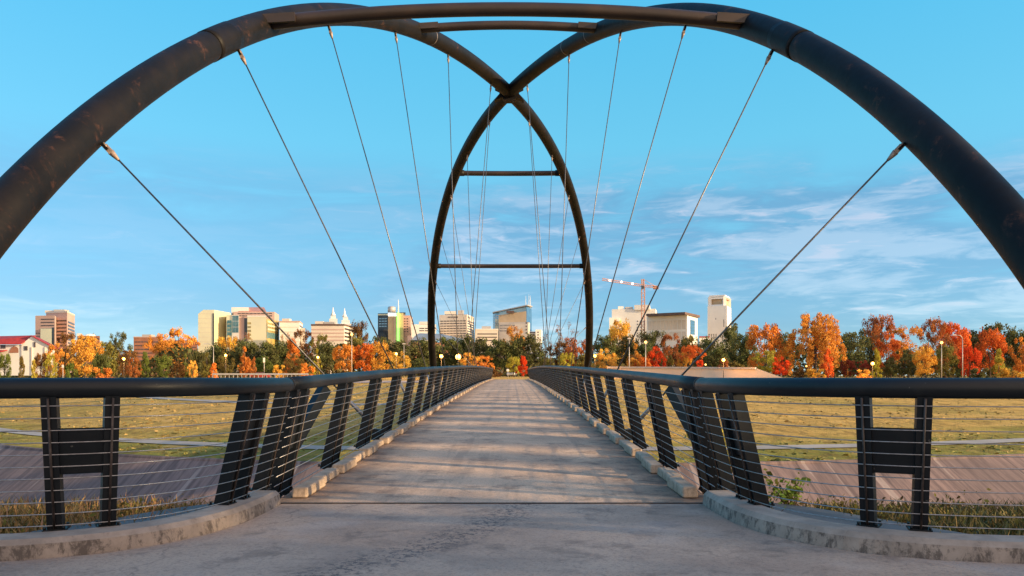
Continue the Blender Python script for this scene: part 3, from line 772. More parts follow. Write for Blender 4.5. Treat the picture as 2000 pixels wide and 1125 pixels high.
# low white slab and the curved grey roof
b = B('low_white_building', 'low white slab building left of the curved grey roof'); d = 500
P = poly_at((804, d), (852, d), (852, d+20), (804, d+20)); wall(b, P, GB, zy(633.5, d), M['white']); bands(b, P, 0, zy(648, d), zy(639, d), 2, M['winglass'], .4, .3, .98, split=3)
b = B('vaulted_hall', 'brick hall under a long curved grey metal roof'); d = 400
x0, x1 = at(803, 0, d).x, at(895, 0, d).x
mb = MB(); k = 12; rows = []
for (x, yb, dd) in ((x0, 0, 0), (at(845, 0, d).x, 1, 3), (x1, 3, 6)):
    rr = [(x+lerp(0, 3, q/k), d+dd+q*1.6, zy([664, 664, 668][[0, 1, 3].index(yb)], d)+4.6*math.sin(math.pi*(q/k)*.5+.0)*([1, .95, .5][[0, 1, 3].index(yb)])) for q in range(k+1)]
    rows.append(rr)
for rr in rows: mb.v += rr
for i in range(2):
    for q in range(k): a = i*(k+1)+q; mb.f.append((a, a+k+1, a+k+2, a+1)); mb.sm.append(True)
for i in (0, 2):
    n0 = len(mb.v); rr = rows[i]; mb.v += [tuple(q) for q in rr]+[(rr[-1][0], rr[-1][1], GB), (rr[0][0], rr[0][1], GB)]; mb.f.append(tuple(range(n0, len(mb.v)))); mb.sm.append(False)
mb.build('roof', M['greyroof'], b)
P = poly_at((803, d+.4), (895, d+6.4), (895, d+19), (806, d+19)); wall(b, P, GB, zy(668.5, d), M['brick'])
P = poly_at((796, d+1), (803, d+.6), (805, d+19), (798, d+19)); wall(b, P, GB, zy(655, d), M['pinkst'], 'gable')
# banded cream office
b = B('cream_office', 'cream office block with dark window bands behind the left arch leg'); d = 520
P = poly_at((858, d+4), (912, d), (926, d+26), (872, d+30)); wall(b, P, GB, zy(614, d), M['cream'])
bands(b, P, 0, zy(668, d), zy(624, d), 9, M['winglass'], .34, .03, .97, split=8); bands(b, P, 1, zy(668, d), zy(624, d), 9, M['winglass'], .5, .06, .94)
windows(b, P, 0, zy(621, d), zy(617, d), 1, 7, M['winglass'], .55, .7, .30, .68); windows(b, P, 1, zy(621, d), zy(616, d), 1, 4, M['winglass'], .4, .7)
b = B('low_cream_building', 'low cream building with a pale roof right of the banded office'); d = 500
P = poly_at((928, d), (973, d), (973, d+20), (928, d+20)); wall(b, P, GB, zy(644, d), M['cream']); cap(b, P, zy(644, d), .6, M['white'], 1.02); bands(b, P, 0, zy(668, d), zy(649, d), 3, M['winglass'], .3, .1, .95)
# hospital with slanting crown
b = B('slanted_top_tower', 'curved glass and tan stone tower with a slanting roof and aerials'); d = 540
x = [(963, d+8), (967, d+3), (975, d), (1028, d-4), (1038, d+14), (1030, d+30), (968, d+30)]
P = poly_at(*x); tops = [zy(611, d), zy(610, d), zy(609, d), zy(600, d), zy(598, d), zy(598, d), zy(611, d)]
MB().prism(P, GB, tops).build('wall', M['skyglass'], b)
P2 = poly_at((974, d-2), (1028, d-6), (1028, d-3), (974, d+1)); MB().prism(P2, GB, [zy(616, d), zy(609, d), zy(609, d), zy(616, d)]).build('stone_front', M['tan'], b)
bands(b, P, 0, zy(650, d), zy(614, d), 10, M['pole'], .25, .0, 1.0); bands(b, P, 1, zy(650, d), zy(614, d), 10, M['pole'], .25, .0, 1.0)
P3 = poly_at((975, d-8), (1032, d-12), (1035, d+2), (975, d+2)); wall(b, P3, GB, zy(631, d), M['cream']); windows(b, P3, 0, zy(650, d), zy(635, d), 3, 12, M['winglass'], .35, .45, .02, .55); windows(b, P3, 0, zy(655, d), zy(630, d), 4, 1, M['winglass'], .4, .5, .88, .98)
P4 = poly_at((989, d-6.2), (1004, d-7), (1004, d-4), (989, d-4)); wall(b, P4, zy(613, d), zy(608.5, d), M['dkroof'], 'louvre')
P5 = poly_at((1028.4, d-4.4), (1038.4, d+13.6), (1037, d+16), (1027, d-3)); wall(b, P5, GB, zy(600, d), M['blueglass'], 'blue_glass_side')
P6 = poly_at((962, d), (1030, d-8), (1040, d+12), (1030, d+32), (964, d+32)); hz = [zy(611, d), zy(599, d), zy(596.5, d), zy(596, d), zy(611, d)]
mb = MB(); n0 = 5
for (q, z) in zip(P6, hz): mb.v.append((q[0], q[1], z))
for (q, z) in zip(P6, hz): mb.v.append((q[0], q[1], z+.7))
mb.f += [(4, 3, 2, 1, 0), (5, 6, 7, 8, 9)]+[(i, (i+1) % 5, (i+1) % 5+5, i+5) for i in range(5)]; mb.sm += [False]*7; mb.build('roof', M['pole'], b)
for px, py in ((1027, 578), (1033, 574), (1036, 577)):
    c = at(px, 600, d+10); MB().tube([(c.x, c.y, c.z-1), (c.x, c.y, zy(py, d+10))], [.22, .08], 6).build('aerial', M['white'], b)
b = B('small_white_block', 'small white block with dark strip windows right of the slanted tower'); d = 500
P = poly_at((1046, d), (1057, d), (1059, d+16), (1046, d+16)); wall(b, P, GB, zy(643.5, d), M['white']); windows(b, P, 0, zy(662, d), zy(646, d), 3, 1, M['winglass'], .35, .4, .1, .8)
P = poly_at((1034, d+2), (1046, d+2), (1046, d+16), (1034, d+16)); wall(b, P, GB, zy(647, d), M['white']); bands(b, P, 0, zy(656, d), zy(647, d), 2, M['winglass'], .5, .0, .95)
# white hospital right of the arch
b = B('white_hospital', 'big white windowless hospital block behind the crane mast'); d = 520
P = poly_at((1195, d), (1280, d-4), (1284, d+20), (1197, d+24)); wall(b, P, GB, zy(604, d), M['white']); windows(b, P, 0, zy(660, d), zy(625, d), 6, 3, M['winglass'], .3, .4, .56, .78); 
P = poly_at((1190, d-3), (1210, d-3), (1210, d+20), (1190, d+20)); wall(b, P, GB, zy(621, d), M['white'], 'lower_block')
P = poly_at((1207, d+3), (1218, d+3), (1218, d+14), (1207, d+14)); wall(b, P, zy(605, d), zy(597.5, d), M['white'], 'penthouse')
P = poly_at((1239, d-3.2), (1269, d-4.8), (1270, d+14), (1240, d+16)); wall(b, P, zy(606, d), zy(596.5, d), M['white'], 'penthouse')
P = poly_at((1269, d), (1279, d), (1279, d+14), (1269, d+14)); wall(b, P, zy(605, d), zy(603.4, d), M['pinkst'], 'penthouse')
b = B('flat_roofed_block', 'white block with overhanging dark flat roof and a blue glass side'); d = 470
P = poly_at((1263, d+6), (1342, d-6), (1362, d+14), (1290, d+34)); wall(b, P, GB, zy(617, d), M['white'])
bands(b, P, 0, zy(668, d), zy(624, d), 2, M['cream'], .8, .03, .97, .15, 'recess', split=9)
bands(b, P, 1, zy(653, d), zy(624, d), 1, M['blueglass'], 1.0, .28, .74, .15, 'blue_window'); bands(b, P, 1, zy(653, d), zy(624, d), 5, M['teal'], .08, .27, .75, .3, 'transom')
P = poly_at((1262, d+1), (1338, d-12), (1367, d+13), (1292, d+42)); MB().prism(P, zy(617, d), zy(612.5, d)).build('roof', M['dkroof'], b)
b = B('square_topped_tower', 'tall cream tower with an open framed square crown'); d = 520
P = poly_at((1382, d), (1420, d-6), (1428, d+14), (1390, d+24)); wall(b, P, GB, zy(598, d), M['white'])
P = poly_at((1386, d+1.5), (1415, d-3), (1424, d+12), (1394, d+20)); zb, zt = zy(598, d), zy(580, d)
wall(b, [(lerp(x_, sum(q[0] for q in P)/4, .12), lerp(y_, sum(q[1] for q in P)/4, .12)) for x_, y_ in P], zb, zt-1, M['tan'], 'core')
for q in P: MB().box((q[0], q[1], (zb+zt)/2), (2.0, 2.0, zt-zb)).build('corner_pier', M['white'], b)
MB().prism([(lerp(x_, sum(q[0] for q in P)/4, -.07), lerp(y_, sum(q[1] for q in P)/4, -.07)) for x_, y_ in P], zt, zt+1.1).build('roof', M['white'], b)
for i in range(4):
    a_, b_ = Vector(P[i]), Vector(P[(i+1) % 4])
    for zz in (zb+.4, zt-.8): MB().bar((a_.x, a_.y, zz), (b_.x, b_.y, zz), .9, 1.3).build('crown_beam', M['white'] if i % 2 == 0 else M['pinkroof'], b)
P = poly_at((1382, d), (1420, d-6), (1428, d+14), (1390, d+24)); windows(b, P, 0, zy(662, d), zy(652, d), 4, 4, M['winglass'], .5, .5, .02, .5)
windows(b, P, 0, zy(626, d), zy(620, d), 1, 1, M['winglass'], .12, .5, .30, .55); windows(b, P, 0, zy(642, d), zy(622, d), 1, 1, M['winglass'], .12, .7, .72, .95)
b = B('red_roofed_shed', 'small red and white low building at the foot of the cream tower'); d = 400
P = poly_at((1366, d), (1386, d), (1386, d+12), (1366, d+12)); wall(b, P, GB, zy(659, d), M['white']); cap(b, P, zy(659, d), .6, M['redroof'], 1.04, 'roof')

# plant on the flat roofs
for q, (px, py, d, w_, h_) in enumerate(((100, 611.5, 492, 5, 1.6), (120, 611.5, 490, 7, 2.2), (1212, 604.2, 530, 3, 2), (1228, 604.2, 530, 5, 1.6), (880, 613.6, 536, 8, 2.0), (900, 613.6, 536, 4, 2.6), (560, 628, 532, 5, 2), (950, 642.5, 512, 6, 1.8), (625, 632.6, 486, 5, 1.6), (644, 632.6, 486, 7, 1.3), (828, 633, 510, 6, 1.6), (290, 658.4, 440, 5, 1.5))):
    c = at(px, py, d); rt = [o for o in bpy.data.objects if o.get('category') == 'building']
    own = {0: 'office_tower', 1: 'office_tower', 2: 'white_hospital', 3: 'white_hospital', 4: 'cream_office', 5: 'cream_office', 6: 'white_building', 7: 'low_cream_building', 8: 'brown_roofed_building', 9: 'brown_roofed_building', 10: 'low_white_building', 11: 'brick_building'}[q]
    MB().box((c.x, c.y, c.z+h_/2-.1), (w_, 5, h_)).build('roof_unit', M['pole'] if q % 2 else M['cream'], bpy.data.objects[own])
# white house with the red roof, far left
b = B('white_house', 'white house with a red tiled roof and arched window', 'house'); d = 205
ga, gb, ap = at(42, 677, d), at(103, 677, d), at(63, 656, d)
xL, xR = ga.x, gb.x; xa = ap.x; ze = zy(672, d); za = zy(656, d); zr = zy(679, d)
mb = MB(); fr_ = [(xL, GB), (xR, GB), (xR, zr), (xa, za), (xL, ze)]
for yy in (d, d+16):
    for (x, z) in fr_: mb.v.append((x-(8 if yy > d else 0), yy, z))
mb.f += [(0, 1, 2, 3, 4), (9, 8, 7, 6, 5)]; mb.sm += [False]*2
for i in range(5): j = (i+1) % 5; mb.f.append((i, i+5, j+5, j)); mb.sm.append(False)
mb.build('gable_wall', M['white'], b)
xl = at(-60, 0, d+2).x
MB().prism([(xl, d+1), (xL, d+.2), (xL, d+14), (xl, d+14)], GB, ze-.15).build('wall', M['white'], b)
mb = MB(); T = .25
def slab4(a, b_, c_, d_, th, m, nm):
    q = MB(); q.v += [tuple(v) for v in (a, b_, c_, d_)]+[(v[0], v[1], v[2]+th) for v in (a, b_, c_, d_)]
    q.f += [(3, 2, 1, 0), (4, 5, 6, 7), (0, 1, 5, 4), (1, 2, 6, 5), (2, 3, 7, 6), (3, 0, 4, 7)]; q.sm += [False]*6; return q.build(nm, m, b)
slab4((xl, d-.2, ze-.1), (xL+.2, d-.6, ze-.1), (xa, d+1.5, za), (xl, d+6, za-.1), .25, M['redroof'], 'roof')
slab4((xa-.1, d-.5, za), (xR+.6, d-.5, zr-.15), (xR-7, d+16.5, zr-.15), (xa-8, d+16.5, za), .22, M['redroof'], 'roof')
slab4((at(-30, 0, d).x, d-3, zy(689, d)), (at(16, 0, d).x, d-3, zy(688, d)), (at(12, 0, d).x, d+1, zy(684, d)), (at(-30, 0, d).x, d+1, zy(684, d)), .2, M['redroof'], 'porch_roof')
c = at(27, 689, d); aw = MB(); rr = 1.3; n0 = 0; pts = [(c.x+rr*math.cos(math.pi*k/12), c.z+rr*1.35*math.sin(math.pi*k/12)) for k in range(13)]
for yy in (d+.25, d+1.2):
    for (x, z) in pts: aw.v.append((x, yy, z))
aw.f += [tuple(range(13)), tuple(reversed(range(13, 26)))]+[(i, i+13, (i+1) % 13+13, (i+1) % 13) for i in range(13)]; aw.sm += [False]*15
aw.build('arched_window', M['brick'], b)
for (px, py, w, h, dd) in ((6, 677, 1.3, 1.0, d+.4), (50.5, 680, .85, 1.15, d-.1), (67.5, 673, .45, 1.4, d-.1)):
    c = at(px, py, dd); MB().box((c.x, dd+.2, c.z), (w, .5, h)).build('window', M['winglass'], b)
for px in (62, 88, 98): c = at(px, 700, d-.15); MB().box((c.x, d-.05, (GB+zr)/2+.2), (.28, .3, zr-GB)).build('pilaster', M['cream'], b)

# tower crane
b = thing('tower_crane', 'orange tower crane with small bright lamps along its jib', 'crane'); d = 500
c = at(1256, 0, d); X = c.x
def lattice(mb, a, bb, w, n, th=.16):
    a, bb = Vector(a), Vector(bb); dd = (bb-a).normalized(); u = dd.cross(Vector((0, 1, 0))); u = u.normalized() if u.length > .1 else Vector((1, 0, 0)); v = Vector((0, 1, 0))
    cs = [u*w/2+v*w/2, u*w/2-v*w/2, -u*w/2-v*w/2, -u*w/2+v*w/2]
    for q in cs: mb.bar(a+q, bb+q, th*1.6, th*1.6, (0, .3, 1) if abs(dd.z) < .9 else (1, 0, 0))
    for k in range(n):
        p, q = a.lerp(bb, k/n), a.lerp(bb, (k+1)/n)
        for i in range(4):
            j = (i+1) % 4; mb.tube([p+cs[i], q+cs[j]], th*.8, 4, False)
mb = MB(); lattice(mb, (X, d, GB), (X, d, zy(560, d)), 2.0, 22, .20); mb.build('mast', M['orange'], b)
mb = MB(); lattice(mb, (X, d, zy(558, d)), at(1176, 545.5, d-6), 1.2, 20, .13); mb.build('jib', M['orange'], b)
mb = MB(); lattice(mb, (X, d, zy(558, d)), at(1285, 560.5, d+2), 1.2, 7, .14); mb.build('counter_jib', M['orange'], b)
mb = MB(); lattice(mb, (X, d, zy(560, d)), (X-.3, d, zy(545, d)), 1.4, 4, .28); mb.tube([(X, d, zy(545, d)), at(1280, 559, d+2)], .14, 6); mb.build('apex', M['orange'], b)
c = at(1281, 561.5, d+2); MB().box(tuple(c), (3.2, 2, 2.2)).build('counterweight', M['brick'], b)
c = at(1255, 561, d-1.5); MB().box(tuple(c), (1.6, 1.6, 2.0)).build('cab', M['glass'], b)
for px, py in ((1191, 547), (1214, 550), (1235, 553.5)):
    c = at(px, py+.6, d-6); MB().sphere((c.x, d-6.5, c.z), .55, 10, 6).build('lamp', M['craneL'], b)

# long retaining wall on the right, above the meadow
b = thing('retaining_wall', 'long pale concrete retaining wall with a grey coping on the right', 'wall'); 
d1, d2 = 150, 142
P = poly_at((1186, d1+6), (1370, d1), (1478, d2), (1530, d2-2), (1530, d2+2), (1478, d2+4), (1370, d1+4), (1186, d1+10))
zs = [zy(717.5, d1), zy(718.5, d1), zy(719.5, d2), zy(738, d2), zy(738, d2), zy(719.5, d2), zy(718.5, d1), zy(717.5, d1)]
MB().prism(P, -2.5, zs).build('wall', M['wallc'], b)
mb = MB(); line = [at(1186, 717.3, d1+6), at(1370, 718.2, d1), at(1476, 719.2, d2)]
for a_, c_ in zip(line, line[1:]): mb.bar(a_, c_, .5, .35)
mb.build('coping', M['pole'], b)

# ------------------------------------------------------------------ trees
PROTO = {}
def leafquad(mb, c, s, tone):
    a = Vector((random.gauss(0, 1), random.gauss(0, 1), random.gauss(0, 1))).normalized(); u = a.orthogonal().normalized(); w = a.cross(u)
    r_ = random.random()*6.28; u, w = u*math.cos(r_)+w*math.sin(r_), w*math.cos(r_)-u*math.sin(r_)
    s1, s2 = s*random.uniform(.7, 1.2), s*random.uniform(.35, .7); n = len(mb.v)
    mb.v += [tuple(c-u*s1), tuple(c-w*s2), tuple(c+u*s1), tuple(c+w*s2)]; mb.f.append((n, n+1, n+2, n+3)); mb.sm.append(False)
    mb.tone += [tone]*4
def crown_env(kind, rng):
    """clump centres (x, y, z, r) in a tree that is 1 high and about 1 wide"""
    out = []
    if kind == 'oak':
        for _ in range(46):
            a = rng.random()*6.28; q = math.sqrt(rng.random()); z = rng.uniform(.20, .92)
            rad = .46*math.sqrt(max(0, 1-((z-.45)/.52)**2)); out.append((q*rad*math.cos(a), q*rad*math.sin(a), z, rng.uniform(.075, .13)))
    elif kind == 'round':
        for _ in range(44):
            a = rng.random()*6.28; q = rng.random()**.45; z = rng.uniform(.24, .95)
            rad = .44*math.sqrt(max(0, 1-((z-.56)/.42)**2)); out.append((q*rad*math.cos(a), q*rad*math.sin(a), z, rng.uniform(.045, .115)))
    elif kind == 'cone':
        for _ in range(46):
            a = rng.random()*6.28; q = math.sqrt(rng.random()); z = .12+.85*rng.random()**1.2
            rad = .44*(1-((z-.12)/.9))**.75*(.55+.45*min(1, (z-.08)/.16)); out.append((q*rad*math.cos(a), q*rad*math.sin(a), z, rng.uniform(.045, .085)))
    elif kind == 'open':
        for _ in range(52):
            a = rng.random()*6.28; q = rng.random()**.4; z = rng.uniform(.28, .96)
            rad = .48*math.sqrt(max(0, 1-((z-.60)/.40)**2)); out.append((q*rad*math.cos(a), q*rad*math.sin(a), z, rng.uniform(.035, .085)))
    elif kind == 'weeping':
        for _ in range(58):
            a = rng.random()*6.28; q = rng.random()**.5; z0 = rng.uniform(.42, .95); rad = .46*math.sqrt(max(0, 1-((z0-.5)/.5)**2))+.04
            x, y = q*rad*math.cos(a), q*rad*math.sin(a); L = rng.uniform(.10, .38)*(.5+q)
            for k in range(5): out.append((x*(1+.03*k), y*(1+.03*k), z0-L*k/4, rng.uniform(.034, .056)))
    elif kind == 'umbrella':
        for _ in range(30):
            a = rng.random()*6.28; q = math.sqrt(rng.random()); z = rng.uniform(.62, .97); rad = .47*math.sqrt(max(0, 1-((z-.74)/.27)**2))
            out.append((q*rad*math.cos(a), q*rad*math.sin(a), z, rng.uniform(.06, .10)))
    elif kind == 'bush':
        for _ in range(26):
            a = rng.random()*6.28; q = math.sqrt(rng.random()); z = rng.uniform(.10, .85); rad = .48*math.sqrt(max(0, 1-((z-.35)/.62)**2))
            out.append((q*rad*math.cos(a), q*rad*math.sin(a), z, rng.uniform(.08, .14)))
    elif kind == 'column':
        for _ in range(60):
            a = rng.random()*6.28; q = math.sqrt(rng.random()); z = rng.uniform(.06, .97); rad = .40*min(1, (1-z)*5)*(.8+.2*(z > .1))
            out.append((q*rad*math.cos(a), q*rad*math.sin(a), z, .05))
    elif kind == 'bare':
        for _ in range(24):
            a = rng.random()*6.28; q = rng.random()**.5; z = rng.uniform(.45, .98); rad = .46*math.sqrt(max(0, 1-((z-.66)/.36)**2))
            out.append((q*rad*math.cos(a), q*rad*math.sin(a), z, rng.uniform(.03, .06)))
    return out
LEAFN = dict(oak=120, round=125, cone=100, open=95, weeping=60, umbrella=100, bush=60, bare=26, column=130)
LEAFS = dict(oak=.026, round=.0225, cone=.025, open=.020, weeping=.0165, umbrella=.021, bush=.050, bare=.014, column=.05)
def proto(kind, v):
    key = (kind, v)
    if key in PROTO: return PROTO[key]
    rng = random.Random(hash(kind) % 1000 if 0 else sum(map(ord, kind))*7+v*31); cl = crown_env(kind, rng)
    mb = MB(); mb.tone = []; N = LEAFN[kind]; s = LEAFS[kind]
    for (x, y, z, r_) in cl:
        base = rng.random()
        for _ in range(N):
            g = Vector((random.gauss(0, 1), random.gauss(0, 1), random.gauss(0, .8)))
            g = g.normalized()*(random.random()**.45)*r_*1.25
            leafquad(mb, Vector((x, y, z))+g, s*random.uniform(.7, 1.3), min(1, max(0, .25+base*.5+random.uniform(-.25, .25))))
    crown = mb.mesh('crown', M['leaf'])
    tk = MB(); th = {'bush': .3, 'cone': .8}.get(kind, .55)
    pts = [(0, 0, -.03), (rng.uniform(-.01, .01), 0, th*.4), (rng.uniform(-.02, .02), rng.uniform(-.02, .02), th)]
    r0 = {'oak': .030, 'round': .020, 'cone': .014, 'open': .020, 'weeping': .030, 'umbrella': .018, 'bush': .012, 'bare': .020, 'column': .03}[kind]
    tk.tube(pts, [r0*1.25, r0, r0*.55], 8)
    rng.shuffle(cl)
    for (x, y, z, r_) in cl[:16 if kind in ('bare', 'open', 'oak', 'umbrella') else 9]:
        f = rng.uniform(.45, .95); st = Vector(pts[1]).lerp(Vector(pts[2]), f); e = Vector((x, y, z))
        mid = st.lerp(e, .5)+Vector((0, 0, .02)); tk.tube([st, mid, e], [r0*.42, r0*.26, r0*.10], 5, False)
        if kind in ('bare', 'open'):
            for _ in range(4):
                g = e+Vector((rng.gauss(0, .05), rng.gauss(0, .05), rng.gauss(.03, .04))); tk.tube([mid.lerp(e, .6), g], [r0*.16, r0*.07], 4, False)
    trunk = tk.mesh('trunk', M['palebark'] if kind in ('bare', 'cone') else M['bark'])
    PROTO[key] = (crown, trunk); return PROTO[key]
COLS = {
 'dark green': (.105, .110, .045), 'olive': (.165, .135, .042), 'green': (.13, .16, .04), 'brown': (.17, .085, .035), 'golden': (.58, .32, .065),
 'yellow': (.62, .42, .09), 'orange': (.56, .235, .05), 'rust red': (.35, .125, .045), 'red': (.60, .075, .022), 'red-orange': (.56, .15, .035), 'yellow-green': (.36, .31, .055), 'purple-brown': (.22, .10, .075), 'dark red': (.22, .045, .03)}
KN = {'oak': 'oak_tree', 'round': 'maple_tree', 'cone': 'conical_tree', 'open': 'open_crowned_tree', 'weeping': 'weeping_tree', 'umbrella': 'pine_tree', 'bush': 'shrub', 'bare': 'bare_tree', 'column': 'added_cypress_tree'}
KW = {'oak': 'broad dense tree', 'round': 'round-crowned tree', 'cone': 'young conical tree', 'open': 'loose open-crowned tree', 'weeping': 'drooping tree', 'umbrella': 'flat-topped tree', 'bush': 'low shrub', 'bare': 'nearly bare tree', 'column': 'narrow tree'}
# (x, top, width in photo px, distance, shape, colour)
TR = [
 (8, 688, 26, 170, 'round', 'green'), (42, 698, 22, 168, 'cone', 'olive'), (66, 704, 18, 165, 'cone', 'yellow-green'), (79, 687, 25, 172, 'round', 'brown'), (98, 692, 24, 172, 'open', 'yellow-green'),
 (112, 672, 40, 190, 'open', 'orange'), (134, 652, 48, 215, 'open', 'brown'), (166, 655, 62, 178, 'round', 'golden'), (140, 705, 24, 165, 'bush', 'green'), (205, 668, 60, 205, 'oak', 'olive'), (234, 651, 46, 215, 'open', 'dark green'),
 (198, 690, 36, 185, 'oak', 'dark green'), (200, 716, 38, 165, 'bush', 'orange'), (252, 684, 46, 190, 'round', 'brown'), (283, 688, 30, 175, 'cone', 'green'), (262, 700, 26, 172, 'open', 'rust red'), (311, 654, 52, 260, 'open', 'orange'), (352, 643, 66, 270, 'open', 'orange'), (330, 664, 56, 250, 'round', 'orange'),
 (320, 694, 34, 180, 'round', 'green'), (346, 706, 28, 170, 'bush', 'brown'), (362, 693, 30, 172, 'cone', 'green'), (376, 705, 20, 168, 'open', 'yellow'), (388, 684, 44, 200, 'oak', 'dark green'), (404, 690, 30, 180, 'cone', 'olive'), (418, 710, 28, 165, 'cone', 'orange'), (425, 672, 50, 215, 'oak', 'dark green'),
 (446, 655, 52, 280, 'round', 'golden'), (478, 648, 46, 270, 'bare', 'rust red'), (440, 688, 34, 180, 'round', 'olive'), (478, 679, 34, 172, 'cone', 'orange'), (496, 699, 20, 168, 'cone', 'rust red'), (478, 664, 66, 215, 'oak', 'dark green'), (520, 668, 66, 210, 'oak', 'dark green'), (558, 664, 60, 215, 'oak', 'dark green'),
 (516, 697, 50, 190, 'oak', 'green'), (545, 711, 22, 165, 'bush', 'golden'), (570, 664, 54, 185, 'cone', 'orange'), (572, 694, 44, 175, 'round', 'olive'), (590, 646, 52, 235, 'open', 'brown'), (562, 648, 40, 260, 'bare', 'rust red'), (626, 655, 46, 225, 'open', 'olive'), (619, 683, 28, 172, 'cone', 'yellow-green'), (600, 709, 28, 165, 'bush', 'orange'),
 (640, 668, 60, 210, 'oak', 'dark green'), (672, 670, 46, 178, 'round', 'orange'), (702, 630, 38, 235, 'umbrella', 'brown'), (690, 655, 60, 225, 'oak', 'olive'), (710, 668, 44, 180, 'round', 'red-orange'), (741, 667, 52, 182, 'round', 'golden'), (778, 688, 46, 172, 'round', 'yellow'), (740, 657, 64, 220, 'oak', 'dark green'),
 (790, 664, 66, 215, 'oak', 'dark green'), (832, 662, 64, 220, 'oak', 'dark green'), (757, 697, 24, 190, 'oak', 'dark green'), (872, 658, 66, 225, 'oak', 'dark green'), (908, 656, 60, 230, 'oak', 'dark green'), (942, 660, 64, 220, 'oak', 'dark green'), (975, 662, 60, 215, 'oak', 'dark green'), (1028, 654, 78, 215, 'oak', 'dark green'), (820, 700, 40, 185, 'oak', 'dark green'),
 (1003, 640, 50, 300, 'open', 'orange'), (918, 690, 44, 178, 'open', 'golden'), (946, 696, 40, 172, 'open', 'orange'), (1003, 697, 32, 175, 'round', 'yellow-green'), (1021, 696, 32, 168, 'cone', 'red'), (966, 716, 26, 165, 'bush', 'brown'), (1044, 712, 30, 170, 'bush', 'dark green'),
 (1076, 651, 56, 240, 'bare', 'purple-brown'), (1106, 633, 66, 225, 'bare', 'purple-brown'), (1122, 662, 64, 215, 'open', 'rust red'), (1094, 668, 56, 225, 'open', 'brown'), (1107, 687, 34, 175, 'round', 'yellow-green'), (1068, 698, 34, 180, 'round', 'olive'), (1142, 690, 40, 190, 'oak', 'olive'),
 (1178, 655, 66, 220, 'oak', 'dark green'), (1212, 626, 58, 245, 'round', 'golden'), (1184, 682, 50, 175, 'round', 'yellow'), (1228, 655, 62, 225, 'oak', 'dark green'), (1274, 648, 60, 225, 'umbrella', 'dark green'), (1268, 668, 60, 220, 'oak', 'dark green'), (1241, 674, 46, 172, 'cone', 'golden'), (1258, 696, 40, 170, 'bush', 'red-orange'), (1283, 678, 38, 172, 'round', 'red'),
 (1311, 654, 52, 205, 'open', 'rust red'), (1345, 655, 50, 220, 'oak', 'olive'), (1352, 677, 48, 172, 'umbrella', 'red-orange'), (1302, 692, 30, 176, 'round', 'olive'), (1338, 690, 30, 172, 'open', 'golden'), (1385, 660, 60, 215, 'oak', 'dark green'), (1366, 700, 18, 168, 'bush', 'red'), (1392, 680, 60, 200, 'oak', 'dark green'),
 (1432, 633, 56, 220, 'oak', 'dark green'), (1452, 652, 60, 205, 'oak', 'dark green'), (1415, 700, 26, 175, 'bush', 'rust red'), (1440, 705, 40, 175, 'bush', 'olive'), (1492, 630, 74, 182, 'round', 'orange'), (1497, 686, 52, 165, 'open', 'yellow-green'), (1522, 698, 40, 162, 'round', 'red'), (1530, 650, 60, 220, 'oak', 'dark green'),
 (1592, 611, 100, 180, 'weeping', 'golden'), (1616, 682, 36, 160, 'cone', 'red-orange'), (1592, 719, 34, 158, 'bush', 'golden'), (1562, 716, 22, 160, 'bush', 'brown'), (1630, 680, 30, 185, 'oak', 'olive'), (1662, 649, 76, 205, 'oak', 'dark green'), (1654, 703, 32, 168, 'round', 'dark red'), (1684, 705, 32, 170, 'round', 'dark red'), (1686, 720, 28, 158, 'bush', 'yellow'),
 (1712, 683, 28, 165, 'cone', 'yellow-green'), (1732, 652, 50, 185, 'round', 'red-orange'), (1720, 621, 66, 215, 'umbrella', 'rust red'), (1700, 640, 54, 235, 'oak', 'dark green'), (1766, 683, 52, 170, 'round', 'dark green'), (1774, 640, 84, 205, 'open', 'orange'), (1805, 677, 46, 164, 'round', 'golden'), (1822, 626, 50, 215, 'umbrella', 'rust red'), (1862, 626, 58, 218, 'round', 'red-orange'),
 (1847, 674, 44, 172, 'round', 'olive'), (1838, 655, 60, 195, 'round', 'rust red'), (1890, 645, 70, 225, 'oak', 'dark green'), (1942, 630, 72, 225, 'oak', 'dark green'), (1985, 642, 60, 220, 'oak', 'dark green'), (1894, 674, 42, 165, 'round', 'red'), (1934, 643, 62, 178, 'round', 'red-orange'), (1951, 683, 34, 164, 'cone', 'yellow-green'), (1914, 717, 34, 160, 'bush', 'dark green'),
 (1972, 718, 44, 160, 'bush', 'golden'), (1998, 658, 46, 180, 'round', 'orange'), (1740, 700, 30, 180, 'oak', 'dark green'), (1870, 700, 40, 185, 'oak', 'dark green'), (1950, 700, 50, 190, 'oak', 'dark green'), (1800, 705, 40, 190, 'oak', 'dark green'),
]
LM = [(30, 'the white house with the red roof'), (107, 'the stepped pink tower'), (172, 'the shallow dome'), (290, 'the brick building'), (350, 'the brick building end'), (403, 'the yellow glass block'), (455, 'the teal glass block'), (505, 'the pink roofed block'), (566, 'the white flat-roofed block'), (620, 'the brown cornice building'),
      (662, 'the twin spires'), (742, 'the dark glass tower'), (778, 'the green-lit fin'), (820, 'the curved grey roof'), (845, 'the left arch leg'), (890, 'the banded cream office'), (950, 'the low cream building'), (1000, 'the slanted-roof tower'), (1050, 'the small white block'), (1148, 'the right arch leg'),
      (1205, 'the white hospital end'), (1256, 'the crane mast'), (1310, 'the dark flat-roofed block'), (1362, 'the blue glass side'), (1405, 'the square-crowned tower')]
